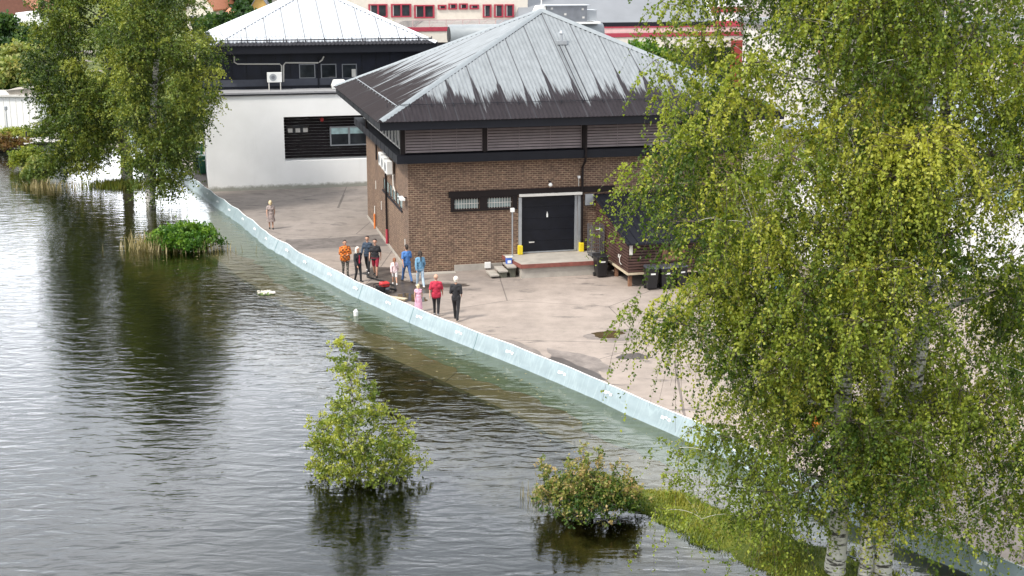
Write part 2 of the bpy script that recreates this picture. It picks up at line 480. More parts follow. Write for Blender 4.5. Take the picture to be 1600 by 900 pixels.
def mesh_np(name, verts, faces4, mats, tone=None, parent=None, matidx=None, smooth=False):
    me = bpy.data.meshes.new(name)
    nv, nf = len(verts), len(faces4)
    me.vertices.add(nv); me.vertices.foreach_set('co', np.ascontiguousarray(verts, dtype=np.float32).ravel())
    me.loops.add(nf * 4); me.loops.foreach_set('vertex_index', np.ascontiguousarray(faces4, dtype=np.int32).ravel())
    me.polygons.add(nf); me.polygons.foreach_set('loop_start', np.arange(0, nf * 4, 4, dtype=np.int32))
    for q in mats: me.materials.append(M[q])
    if matidx is not None: me.polygons.foreach_set('material_index', np.ascontiguousarray(matidx, dtype=np.int32))
    if smooth: me.polygons.foreach_set('use_smooth', np.ones(nf, dtype=bool))
    me.update(calc_edges=True)
    if tone is not None:
        at = me.attributes.new('tone', 'FLOAT', 'FACE'); at.data.foreach_set('value', np.ascontiguousarray(tone, dtype=np.float32))
    o = bpy.data.objects.new(name, me); COL.objects.link(o)
    if parent is not None: o.parent = parent
    return o

# ------------------------------------------------------------------ flood barrier line (top edge, from far to near)
BP = [(-60, 190), (-40, 140), (-31, 114), (-26.2, 103), (-22.7, 94.2), (-18.2, 83.8), (-15.9, 78.8), (-13.8, 73.9), (-12.75, 71.2), (-11.4, 68.7), (-9.9, 65.5),
      (-9.1, 64.2), (-6.85, 60.1), (-5.45, 57.9), (-4.03, 55.55), (-2.67, 53.55), (-1.29, 51.65), (.02, 49.85), (1.29, 48.05), (3.04, 45.45),
      (4.02, 43.75), (5.03, 42.25), (6.89, 39.3), (8.74, 35.6), (10.6, 32.7), (12.3, 30.4), (16, 25), (24, 14), (40, -8)]
BPN = np.array(BP, dtype=float)
def barrier_dist(x, y):
    """signed distance to the barrier line: positive on the lake side"""
    x = np.asarray(x, float); y = np.asarray(y, float)
    best = np.full(x.shape, 1e9); sgn = np.ones(x.shape)
    for (ax, ay), (bx, by) in zip(BPN[:-1], BPN[1:]):
        dx, dy = bx - ax, by - ay
        t = np.clip(((x - ax) * dx + (y - ay) * dy) / (dx * dx + dy * dy), 0, 1)
        d = np.hypot(x - ax - t * dx, y - ay - t * dy)
        cr = dx * (y - ay) - dy * (x - ax)
        m = d < best
        best = np.where(m, d, best); sgn = np.where(m, np.where(cr > 0, -1.0, 1.0), sgn)
    return best * sgn
def sm(x, a, b):
    t = np.clip((x - a) / (b - a), 0, 1); return t * t * (3 - 2 * t)
WL = 0.22                       # level of the flood water; the yard behind the barrier lies at 0
STRIP = [(2.2, 37.4, .9), (3.4, 36.6, 1.2), (4.7, 35.2, 1.5), (6.1, 33.4, 1.8), (7.6, 31.6, 2.1), (9.4, 28.5, 2.3), (13, 23, 2.5)]
def ground_height(x, y):
    s = barrier_dist(x, y)
    z = np.where(s > 3.4, -.02 - np.clip((s - 3.4) * .13, 0, 1.2) - np.clip((s - 9) * .12, 0, 2.0), 0.0)
    # the grass bank along the barrier
    bb = np.zeros_like(z)
    for (ax, ay, aw), (bx, by, bw) in zip(STRIP[:-1], STRIP[1:]):
        dx, dy = bx - ax, by - ay
        t = np.clip(((x - ax) * dx + (y - ay) * dy) / (dx * dx + dy * dy), 0, 1)
        d = np.hypot(x - ax - t * dx, y - ay - t * dy) / (aw + (bw - aw) * t)
        bb = np.maximum(bb, 1 - sm(d, .2, 1.25))
    wob = .05 * np.sin(x * 3.1 + y * 1.7) + .04 * np.sin(x * 1.3 - y * 4.1)
    z = np.where(bb > 0, np.maximum(z, z * (1 - bb) + (.36 + wob) * bb), z)
    for cx, cy, h, w in ((-17.2, 71.9, .3, 2.0), (2.0, 35.6, .22, 1.5), (-25.4, 90.6, .44, 1.5), (-21.3, 81.2, .2, 1.6), (-4.4, 37.6, .1, 1.6),
                         (-33, 95, .2, 4), (-39, 106, .5, 5), (-3.4, 51.6, .0, .1)):
        d = np.hypot((x - cx), (y - cy)) / w
        k = 1 - sm(d, .1, 1.0); z = np.maximum(z, z * (1 - k) + h * k)
    # the back shore
    back = sm(y + .12 * (x + 30), 105.5, 114)
    z = np.where(s > -1, np.maximum(z, z * (1 - back) + 1.0 * back), z)
    back2 = sm(y, 112, 150); z = z + back2 * np.where(x < -22, 2.0, 0.0)
    return z, s, bb, back
def axis(segs):
    out = []
    for a, b, st in segs: out += list(np.arange(a, b, st))
    out.append(segs[-1][1]); return np.array(out)
def build_ground():
    xs = axis([(-3000, -300, 450), (-300, -80, 20), (-80, -34, 1.5), (-34, 20, .4), (20, 60, 2), (60, 300, 20), (300, 3000, 450)])
    ys = axis([(-600, 0, 60), (0, 24, 2), (24, 120, .4), (120, 180, 3), (180, 400, 20), (400, 4000, 600)])
    X, Y = np.meshgrid(xs, ys)
    z, s, bb, back = ground_height(X, Y)
    nx, ny = len(xs), len(ys)
    verts = np.stack([X, Y, z], -1).reshape(-1, 3)
    i = np.arange(nx * ny).reshape(ny, nx)
    f = np.stack([i[:-1, :-1], i[:-1, 1:], i[1:, 1:], i[1:, :-1]], -1).reshape(-1, 4)
    o = mesh_np('ground', verts, f, ['ground'], smooth=True)
    grass = np.maximum(np.maximum(bb * 1.2, sm(s, 3.4, 3.9) * (1 - sm(s, 5.5, 8.5)) * .0), np.where(s > 0, back, 0))
    grass = np.maximum(grass, np.where((X < -24) & (s < 0) & (Y > 108), 1.0, 0))
    shallow = sm(s, 3.3, 3.6) * (1 - sm(s, 5.5, 9.0))
    deep = sm(s, 4.8, 8.0) * (1 - np.clip(grass, 0, 1))
    wet = np.maximum(shallow * (1 - np.clip(grass, 0, 1)), sm(s, .2, 1.2) * (1 - sm(s, 3.3, 3.6)) * .0)
    colr = np.stack([grass, deep, wet, np.ones_like(z)], -1).reshape(-1, 4).astype(np.float32)
    at = o.data.color_attributes.new('zone', 'FLOAT_COLOR', 'POINT'); at.data.foreach_set('color', colr.ravel())
    tag(o, kind='structure')
build_ground()

def offset_line(pts, d):
    out = []
    for i, q in enumerate(pts):
        a = Vector(pts[max(i - 1, 0)]); b = Vector(pts[min(i + 1, len(pts) - 1)])
        t = (b - a).normalized(); n = Vector((t.y, -t.x))        # towards the lake
        out.append((q[0] - n.x * -d, q[1] - n.y * -d))
    return out
def resample(pts, step, y0=None, y1=None):
    out = [Vector(pts[0])]
    for a, b in zip(pts[:-1], pts[1:]):
        a = Vector(a); b = Vector(b); n = max(1, int((b - a).length / step))
        for k in range(1, n + 1): out.append(a.lerp(b, k / n))
    return [tuple(q) for q in out]
# which side is the lake?
_t = offset_line(BP, 1.0)[10]
SIDE = 1.0 if barrier_dist(np.array([_t[0]]), np.array([_t[1]]))[0] > 0 else -1.0
def water_side(d): return offset_line(BPF, d * SIDE)
BPF = resample(BP, .5)
edge = offset_line(BPF[::4], .22 * SIDE)
wv = [(q[0], q[1], WL) for q in edge] + [(edge[-1][0], -300, WL), (-700, -300, WL), (-700, 190, WL)]
wb = MB(); wb.quadlist(wv, [list(range(len(wv)))[::-1]])
water = wb.build('lake_water', 'water'); tag(water, kind='structure')
if water.data.polygons[0].normal.z < 0: water.data.flip_normals()

# kerb of the drowned road
kl = resample(offset_line(BP[4:22], 3.45 * SIDE), 2.0)
kb = MB()
for i in range(len(kl) - 1):
    a, b = Vector(kl[i]), Vector(kl[i + 1]); a2 = a.lerp(b, .015); b2 = a.lerp(b, .985)
    kb.bar((a2.x, a2.y, .03), (b2.x, b2.y, .03), .22, .22)
tag(kb.build('kerb', 'kerb_stone'), kind='structure')

# ------------------------------------------------------------------ flood barrier
def build_barrier():
    root = empty('flood_barrier', (BP[14][0], BP[14][1], 0), 0, 'long low barrier of pale blue plastic sheeting holding the flood water back from the yard', 'flood barrier')
    ox, oy = BP[14][0], BP[14][1]
    i0 = 0
    line = [q for q in BPF if 20 < q[1] < 125]
    n = len(line)
    prof = [(-.75, .012), (-.02, .84), (.0, .855), (.02, .84), (.17, .42), (.34, .03), (1.05, .015), (1.8, .006)]
    b = MB(); uvs = []
    L0 = 0.0; rows = []
    rr = random.Random(3)
    for i, q in enumerate(line):
        a = Vector(line[max(0, i - 1)]); c = Vector(line[min(n - 1, i + 1)]); t = (c - a).normalized()
        nv = Vector((t.y, -t.x)) * SIDE
        if i: L0 += (Vector(q) - Vector(line[i - 1])).length
        seg = (L0 % 3.6) / 3.6
        sag = -.035 * math.sin(math.pi * seg) * (1.0 if q[1] < 66 else 2.2)
        wr_ = .018 if q[1] < 66 else .07
        row = []
        for k, (d, z) in enumerate(prof[1:]):
            dz = sag if k < 3 else 0
            jit = rr.uniform(-wr_, wr_) if 2 < k < 5 else 0
            ex = (rr.uniform(-.22, .22) + .2 * math.sin(L0 * .7)) if k == 6 else 0
            wq = Vector(q) + nv * (d + jit + ex)
            gz = 0.0 if k < 4 else max(0.0, float(ground_height(np.array([wq.x]), np.array([wq.y]))[0][0]))
            row.append((wq.x - ox, wq.y - oy, z + dz + gz)); uvs.append((L0, k * .4))
        rows.append(row)
    m = len(prof) - 1
    for r in rows: b.v += r
    for i in range(n - 1):
        for k in range(m - 1):
            b.f.append([i * m + k, i * m + k + 1, (i + 1) * m + k + 1, (i + 1) * m + k]); b.m.append(0)
    o = b.build('sheeting', 'tarp', root, smooth=True)
    uvl = o.data.uv_layers.new(name='UVMap')
    for lp in o.data.loops: uvl.data[lp.index].uv = uvs[lp.vertex_index]
    sd_ = o.modifiers.new('thick', 'SOLIDIFY'); sd_.thickness = .006; sd_.offset = 0
    # white hem along the top
    h = MB(); h.tube([Vector(r[1]) + Vector((0, 0, .006)) for r in rows], .016, 6); h.build('hem', 'tarp_edge', root, smooth=True)
    # supports behind, seams and labels in front
    L0 = 0; nxt = 0.4; nl = 2.0; cnt = 0
    lb = MB()
    for i in range(1, n):
        L0 += (Vector(line[i]) - Vector(line[i - 1])).length
        r = rows[i]; t = (Vector(line[i]) - Vector(line[i - 1])).normalized(); nv = Vector((t.y, -t.x)) * SIDE
        base = Vector((line[i][0] - ox, line[i][1] - oy, 0))
        if L0 > nxt:
            nxt += 1.2
            f = MB()
            top = base + Vector((0, 0, .80)); inn = base - Vector((nv.x, nv.y, 0)) * .6
            f.bar(base + Vector((0, 0, .02)), top, .05, .05); f.bar(inn + Vector((0, 0, .02)), top, .04, .04)
            f.bar(inn + Vector((0, 0, .025)), base + Vector((0, 0, .025)), .05, .04)
            f.build('support_frame', 'steel', root)
        if L0 > nl:
            nl += 3.1; cnt += 1
            a = Vector(r[3]); c = Vector(r[4]); p = a.lerp(c, -.1 + .3); tv = Vector((t.x, t.y, 0)); up = (a - c).normalized()
            p = Vector(r[2]).lerp(Vector(r[3]), .62)
            up = (Vector(r[2]) - Vector(r[3])).normalized(); nn = tv.cross(up).normalized()
            if nn.z < 0: nn = -nn
            for g, (w, hh) in enumerate(((.16, .05), (.10, .04), (.13, .045))):
                q = p + tv * (g * .16 - .16) + up * (.03 * (g % 2)) + nn * .02
                lb = MB(); lb.quadlist([q - tv * w / 2 - up * hh, q + tv * w / 2 - up * hh, q + tv * w / 2 + up * hh, q - tv * w / 2 + up * hh], [(0, 1, 2, 3)])
                if g == 0: par = lb
                else:
                    par.quadlist(lb.v, [(0, 1, 2, 3)])
            par.build('label_patch', 'tarp_edge', root)
    for px, py in ((563, 446), (648, 483), (747, 521), (434, 376)):
        g = gp(px, py, .75)
        j = min(range(n), key=lambda k: (line[k][0] - g.x) ** 2 + (line[k][1] - g.y) ** 2)
        r = rows[j]; f = MB(); f.tube([Vector(q) + Vector((0, 0, .014)) for q in r[1:6]], .011, 6)
        f.build('seam_strap', 'seam', root)
build_barrier()

# ------------------------------------------------------------------ the brick building
BW, BD = 17.0, 15.2
def corrug_roof(name, mats, parent, x0, x1, y0, y1, z0, apex, pitch=.2, amp=.015):
    """hipped pyramid of corrugated sheet; apex=(x,y,z)"""
    ax, ay, az = apex
    out = []
    defs = [('front', (x0, y0), (x1, y0)), ('right', (x1, y0), (x1, y1)), ('back', (x1, y1), (x0, y1)), ('left', (x0, y1), (x0, y0))]
    b = MB(); uv = []
    for fi, (nm, p, q) in enumerate(defs):
        p = Vector((*p, z0)); q = Vector((*q, z0)); L_ = (q - p).length; d = (q - p) / L_
        A = Vector(apex); foot = p + d * (A - p).dot(d); up = (A - foot); H_ = up.length; ta = (foot - p).length
        nrm = d.cross(up.normalized())
        if nrm.z < 0: nrm = -nrm
        n = int(L_ / pitch * 6)
        o = len(b.v)
        for i in range(n + 1):
            t = i / n * L_
            h = H_ * (t / ta if t < ta else (L_ - t) / (L_ - ta))
            w = amp * math.sin(2 * math.pi * t / pitch)
            lo = p + d * t + nrm * w - up / H_ * .04; hi = p + d * t + up * (h / H_) + nrm * w
            b.v.append(tuple(lo)); uv.append((t, 0.0)); b.v.append(tuple(hi)); uv.append((t, h))
        for i in range(n):
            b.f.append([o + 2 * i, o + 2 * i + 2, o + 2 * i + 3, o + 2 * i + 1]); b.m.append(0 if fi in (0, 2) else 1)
    r = b.build(name, mats, parent)
    u_ = r.data.uv_layers.new(name='UVMap')
    for lp in r.data.loops: u_.data[lp.index].uv = uv[lp.vertex_index]
    s_ = r.modifiers.new('sheet', 'SOLIDIFY'); s_.thickness = .02
    return r
def wall_open(b, x0, x1, z0, z1, ops, axis_, near, far):
    """wall slab with rectangular openings ops=[(a0,a1,z0,z1)], along x ('x') or y ('y')"""
    xs = sorted({x0, x1, *[o[0] for o in ops], *[o[1] for o in ops]}); zs = sorted({z0, z1, *[o[2] for o in ops], *[o[3] for o in ops]})
    for i in range(len(xs) - 1):
        k = 0
        while k < len(zs) - 1:
            def opened(kk):
                cx, cz = (xs[i] + xs[i + 1]) / 2, (zs[kk] + zs[kk + 1]) / 2
                return any(o[0] < cx < o[1] and o[2] < cz < o[3] for o in ops)
            if opened(k): k += 1; continue
            k2 = k
            while k2 + 1 < len(zs) - 1 and not opened(k2 + 1): k2 += 1
            if axis_ == 'x': b.box(xs[i], xs[i + 1], near, far, zs[k], zs[k2 + 1])
            else: b.box(near, far, xs[i], xs[i + 1], zs[k], zs[k2 + 1])
            k = k2 + 1

def brick_building():
    root = empty('brick_warehouse', C0, AZ, 'brown brick building with a worn blue-grey pyramid roof and a black roller door', 'building')
    ops = [(5.58, 8.42, .7, 3.55), (2.22, 3.47, 3.03, 3.55), (3.86, 5.1, 3.03, 3.55)]
    b = MB()
    wall_open(b, 0, BW, 0, 5.5, ops, 'x', 0, .3)
    sw = [(1.9 + i * 1.12, 2.85 + i * 1.12, 2.75, 3.42) for i in range(6)]
    wall_open(b, .3, BD, 0, 5.5, sw, 'y', 0, .3)
    b.box(BW - .3, BW, .3, BD, 0, 5.5); b.box(.3, BW - .3, BD - .3, BD, 0, 5.5)
    b.build('wall', 'brick', root)
    f = MB(); f.box(.3, BW - .3, .3, BD - .3, 5.3, 5.42); f.build('ceiling_slab', 'concrete', root)
    # plinth
    p = MB(); p.box(2.2, 4.6, -.06, -.002, 0, .3); p.build('plinth', 'concrete', root)
    p = MB(); p.box(-.05, -.002, 0, BD, 0, .12); p.build('plinth', 'concrete', root)
    # ledge round the top of the brick
    l = MB()
    l.box(-.6, BW + .6, -.6, -.002, 5.42, 5.82); l.box(-.6, -.002, 0, BD + .6, 5.42, 5.82); l.box(BW + .002, BW + .6, 0, BD + .6, 5.42, 5.82)
    for i in range(12): l.box(.9 + i * 1.45 - .012, .9 + i * 1.45 + .012, -.612, -.6, 5.42, 5.825)
    for i in range(11): l.box(-.612, -.6, .7 + i * 1.4 - .015, .7 + i * 1.4 + .015, 5.42, 5.83)
    l.build('ledge', 'dark_metal', root)
    # upper storey
    w = MB(); w.box(-.12, BW + .12, -.12, BD + .12, 5.83, 7.3); w.build('upper_wall', 'dark_brown', root)
    for i, x in enumerate((-.28, 3.68, 8.61, 13.56, 17.1)):
        boxo('mullion', 'dark_brown', root, x - .1, x + .1, -.4, -.12, 5.83, 7.15)
    for x0, x1 in ((-.14, 3.55), (3.82, 8.48), (8.75, 13.43), (13.7, 17.0)):
        m = MB()
        for k in range(9):
            z = 5.9 + k * .137
            m.quadlist([(x0, -.33, z), (x1, -.33, z), (x1, -.29, z + .095), (x0, -.29, z + .095), (x0, -.322, z - .006), (x1, -.322, z - .006), (x1, -.282, z + .089), (x0, -.282, z + .089)],
                       [(0, 1, 2, 3), (7, 6, 5, 4), (0, 4, 5, 1), (3, 2, 6, 7), (0, 3, 7, 4), (1, 5, 6, 2)])
        nn = max(2, int((x1 - x0) / 1.2))
        for k in range(nn + 1):
            xx = x0 + (x1 - x0) * k / nn; m.box(xx - .012, xx + .012, -.345, -.335, 5.88, 7.12)
        m.build('louvre', 'louvre', root)
    # side windows of the upper storey
    for i in range(13):
        y = .35 + i * 1.12
        fr = MB(); fr.box(-.2, -.13, y, y + .07, 5.9, 7.1); fr.box(-.2, -.13, y + .85, y + .92, 5.9, 7.1); fr.box(-.2, -.13, y + .072, y + .848, 5.9, 5.97); fr.box(-.2, -.13, y + .072, y + .848, 7.03, 7.1)
        fo = fr.build('window_frame', 'offwhite', root); boxo('pane', 'glass', fo, -.165, -.145, y + .072, y + .848, 5.972, 7.028)
    # roof
    fb = MB(); e = 1.5
    fb.box(-e, BW + e, -e, -e + .1, 7.13, 7.5); fb.box(-e, BW + e, BD + e - .1, BD + e, 7.13, 7.5)
    fb.box(-e, -e + .1, -e + .102, BD + e - .102, 7.13, 7.5); fb.box(BW + e - .1, BW + e, -e + .102, BD + e - .102, 7.13, 7.5)
    for i in range(8): fb.box(-e - .01, -e, .4 + i * 2.0, .43 + i * 2.0, 7.13, 7.51)
    fb.build('fascia', 'dark_metal', root)
    boxo('soffit', 'dark_brown', root, -e + .1, BW + e - .1, -e + .1, BD + e - .1, 7.28, 7.34)
    apex = (8.5, 7.6, 12.15)
    rf = corrug_roof('roof', ['roof_front', 'roof_side'], root, -e - .08, BW + e + .08, -e - .08, BD + e + .08, 7.55, apex)
    for cx, cy in ((-e, -e), (BW + e, -e), (BW + e, BD + e), (-e, BD + e)):
        rb = MB(); a = Vector((cx, cy, 7.62)); c = Vector(apex) + Vector((0, 0, .07)); d = (c - a).normalized(); sd_ = d.cross(Vector((0, 0, 1))).normalized()
        up = sd_.cross(d)
        vs = []
        for q in (a, c):
            for k, h in ((-.2, -.10), (-.09, .0), (0, .045), (.09, .0), (.2, -.10)): vs.append(q + sd_ * k + up * h)
        rb.quadlist(vs, [(i, i + 1, i + 6, i + 5) for i in range(4)])
        o = rb.build('ridge_cap', 'ridge', rf); s_ = o.modifiers.new('t', 'SOLIDIFY'); s_.thickness = .02
        k = MB(); nn = 46
        for j in range(nn):
            q = a.lerp(c, (j + .5) / nn); k.bar(q + sd_ * .2 - up * .115, q + sd_ * .2 - up * .115 + d * .1, .045, .03); k.bar(q - sd_ * .2 - up * .115, q - sd_ * .2 - up * .115 + d * .1, .045, .03)
        k.build('ridge_filler', 'dark_metal', rf)
    # the run of sheet clips and the snow rail above the eaves
    sn = MB()
    for i in range(19):
        x = -1.0 + i * 1.05
        sn.bar((x, -e + .95, 8.09), (x, -e + 1.05, 8.25), .03, .03)
    sn.bar((-1.0 + .4, -e + 1.0, 8.19), (17.6, -e + 1.0, 8.19), .025, .025); sn.build('snow_rail', 'dark_metal', rf)
    sn = MB(); sn.bar((-e + 1.0, -.3, 8.12), (-e + 1.0, BD + .3, 8.12), .03, .03)
    for i in range(15): sn.bar((-e + .95, i * 1.1, 8.0), (-e + 1.02, i * 1.1, 8.16), .03, .03)
    sn.build('snow_rail', 'grey_metal', rf)
    # mast on the apex, vent pipe on the front slope
    t = MB(); t.tube([(8.5, 7.6, 12.1), (8.5, 7.6, 12.3)], [.09, .05]); t.tube([(8.5, 7.6, 12.3), (8.5, 7.6, 13.3)], .035); t.build('mast', 'white_paint', rf)
    def on_roof(x, y): return 7.55 + (12.15 - 7.55) * (y + 1.58) / (7.6 + 1.58)
    t = MB(); x, y = 8.75, 4.5; z = on_roof(x, y)
    t.box(x - .25, x + .25, y - .2, y + .2, z - .05, z + .14); t.tube([(x, y, z + .1), (x, y, z + .5)], .08); t.tube([(x, y, z + .52), (x, y, z + .66)], [.14, .05]); t.build('vent_pipe', 'grey_metal', rf)
    t = MB()
    for dx in (-.16, .12): t.tube([(x + dx, y - .25, on_roof(x, y - .25) + .05), (x + dx, -.4, on_roof(x, -.4) + .05)], .022, 5)
    t.build('cable', 'dark_metal', rf)
    # front: lintel, small windows, door
    boxo('lintel', 'dark_brown', root, 1.96, 10.3, -.09, -.002, 3.64, 3.92)
    s = MB(); s.box(2.06, 5.36, -.07, -.002, 3.56, 3.638); s.box(2.06, 5.36, -.07, -.002, 2.93, 3.028); s.box(2.06, 2.215, -.07, -.002, 3.03, 3.558); s.box(3.48, 3.85, -.07, -.002, 3.03, 3.558); s.box(5.11, 5.36, -.07, -.002, 3.03, 3.558)
    s.build('window_surround', 'dark_brown', root)
    for x0 in (2.22, 3.86):
        wf = MB(); x1 = x0 + 1.245
        wf.box(x0, x1, .05, .1, 3.03, 3.07); wf.box(x0, x1, .05, .1, 3.5, 3.545); wf.box(x0, x0 + .04, .05, .1, 3.072, 3.498); wf.box(x1 - .04, x1, .05, .1, 3.072, 3.498)
        wo_ = wf.build('window', 'dark_brown', root); boxo('pane', 'pale_glass', wo_, x0 + .04, x1 - .04, .08, .09, 3.07, 3.5)
        g = MB()
        for k in range(9): g.box(x0 + .1 + k * .13, x0 + .125 + k * .13, .03, .045, 3.04, 3.54)
        g.box(x0, x1, .045, .052, 3.28, 3.31); g.build('grille', 'offwhite', wo_)
    d = MB()
    for k in range(5): d.box(5.6, 8.4, .10, .14, .72 + k * .565, .72 + k * .565 + .555)
    d.box(5.6, 8.4, .12, .15, .7, 3.55)
    door = d.build('roller_door', 'door_black', root)
    boxo('handle', 'offwhite', door, 5.98, 6.25, .07, .098, 1.2, 1.26)
    m = MB(); m.box(6.86, 6.94, .08, .098, 2.45, 2.63); m.tube([(6.9, .09, 2.63), (6.9, .09, 2.72)], .02); m.build('sign_mark', 'white_paint', door)
    boxo('threshold', 'grey_metal', door, 5.6, 8.4, .02, .098, .705, .76)
    j = MB(); j.box(5.42, 5.575, -.06, .1, .7, 3.5); j.build('door_jamb', 'grey_metal', root)
    j = MB(); j.box(8.425, 8.6, -.06, .1, .7, 3.5); j.box(8.29, 8.42, .03, .098, .762, 3.5); j.build('door_jamb', 'grey_metal', root)
    boxo('door_canopy', 'offwhite', root, 5.42, 8.6, -.22, -.092, 3.56, 3.68)
    boxo('meter_cabinet', 'grey_metal', root, 8.78, 9.2, -.12, -.002, 3.0, 3.55)
    for x in (5.38, 8.5): boxo('door_guard', 'yellow_paint', root, x - .02, x + .2, -.28, -.062, .70, 1.14, bevel=.02)
    # lamps, pipes
    t = MB(); t.bar((6.95, 0, 4.25), (6.95, -.3, 4.25), .05, .05, 0); t.ball((6.95, -.3, 4.12), .1, 1); t.build('door_lamp', ['dark_metal', 'white_paint'], root, smooth=True)
    boxo('alarm_box', 'white_paint', root, 8.4, 8.52, -.1, -.002, 4.35, 4.47)
    t = MB(); t.tube([(8.46, -.03, 3.95), (8.46, -.03, 4.35)], .018); t.build('conduit', 'offwhite', root)
    t = MB(); t.tube([(8.62, -.68, 7.2), (8.62, -.68, 5.5), (8.62, -.6, 5.3), (8.62, -.12, 4.9), (8.62, -.12, .72)], .06); t.build('downpipe', 'dark_brown', root, smooth=False)
    t = MB(); t.tube([(-.1, 6.75, 5.4), (-.1, 6.75, .9)], .06, mat=0); t.tube([(-.1, 6.75, .9), (-.1, 6.75, .12)], .075, mat=1); t.build('downpipe', ['dark_brown', 'red_frame'], root)
    t = MB(); t.tube([(-.62, 10.2, 7.2), (-.62, 10.2, 5.9), (-.1, 10.2, 5.35), (-.1, 10.2, 4.1)], .05); t.build('downpipe', 'dark_brown', root)
    t = MB(); t.tube([(-.09, 11.6, 0.02), (-.09, 11.6, .85)], .055, mat=0); t.tube([(-.07, 11.6, .85), (-.07, 11.6, 1.3)], .03, mat=1); t.build('gas_pipe', ['orange_paint', 'offwhite'], root)
    for y, z in ((11.3, 2.3), (9.2, 1.5), (1.1, 1.0)): boxo('wall_vent', 'offwhite', root, -.03, -.002, y, y + .12, z, z + .45)
    for (a0, a1, z0, z1) in sw:
        wf = MB(); wf.box(.02, .08, a0, a1, z0, z0 + .06); wf.box(.02, .08, a0, a1, z1 - .06, z1); wf.box(.02, .08, a0, a0 + .06, z0 + .062, z1 - .062); wf.box(.02, .08, a1 - .06, a1, z0 + .062, z1 - .062)
        wo_ = wf.build('window', 'dark_metal', root); boxo('pane', 'pale_glass', wo_, .04, .06, a0 + .06, a1 - .06, z0 + .06, z1 - .06)
    boxo('sill', 'dark_metal', root, -.06, -.002, 1.8, 8.6, 2.66, 2.745)
    t = MB(); t.bar((-.002, .55, 3.62), (-.45, .55, 3.62), .05, .05, 1); t.bar((-.25, .1, 3.6), (-.25, .95, 3.6), .22, .1, 0); t.build('flood_lamp', ['white_paint', 'dark_metal'], root)
    return root
M['louvre'] = plain('louvre_slats', (.23, .19, .19), .6, var=.15, scale=1.5)
M['door_black'] = plain('black_door_panels', (.007, .008, .013), .45, var=.25, spec=.25)
BR = brick_building()

# plant room and ducts behind the roof
def plant():
    q, rz = inframe(0, 16.95)
    root = empty('duct_block', q, rz, 'big round ventilation duct lying behind the pyramid roof of the brick building', 'ventilation duct')
    t = MB(); t.tube([(5.6, 1.6, 10.3), (15.2, 1.6, 10.3)], .62, 20); t.build('duct', 'ridge', root, smooth=True)
    t = MB(); t.tube([(5.56, 1.6, 10.3), (5.61, 1.6, 10.3)], .5, 20); t.build('duct_mouth_shade', 'rubber', root)  # shade inside the open duct end, put in as a black disc
    for x in (6.6, 9, 11.5, 14.2): boxo('duct_support', 'steel', root, x, x + .12, 1.2, 2.0, 5.2, 9.75)
    boxo('flat_roof', 'roof_grey', root, 2.0, BW, .0, 5.0, 0, 5.2)
    r2 = empty('ventilation_unit', W(11.5, 18.5, 10.98), AZ, 'grey boxy ventilation unit with a white hood on top of the round duct', 'ventilation unit')
    t = MB(); t.box(0, 2.55, -.6, .6, .05, 1.0); t.build('housing', 'steel', r2)
    boxo('top_plate', 'grey_metal', r2, -.1, 2.75, -.7, .7, 1.003, 1.06)
    for a, z in ((.25, .8), (.3, .25), (1.1, .45), (2.2, .75), (2.25, .25)): boxo('bolt_plate', 'offwhite', r2, a, a + .14, -.62, -.602, z, z + .12)
    t = MB(); t.quadlist([(-.9, -.5, .05), (-.02, -.5, .05), (-.02, -.5, 1.0), (-.45, -.5, 1.0), (-.9, .5, .05), (-.02, .5, .05), (-.02, .5, 1.0), (-.45, .5, 1.0)],
        [(0, 1, 2, 3), (7, 6, 5, 4), (0, 3, 7, 4), (3, 2, 6, 7), (1, 5, 6, 2), (0, 4, 5, 1)]); t.build('hood', 'white_paint', r2)
    t = MB(); t.box(2.56, 3.2, -.5, .5, .1, .75); t.build('side_box', 'grey_metal', r2)
    boxo('skid', 'white_paint', r2, -1.0, 3.4, -.65, .65, -.08, .046)
plant()

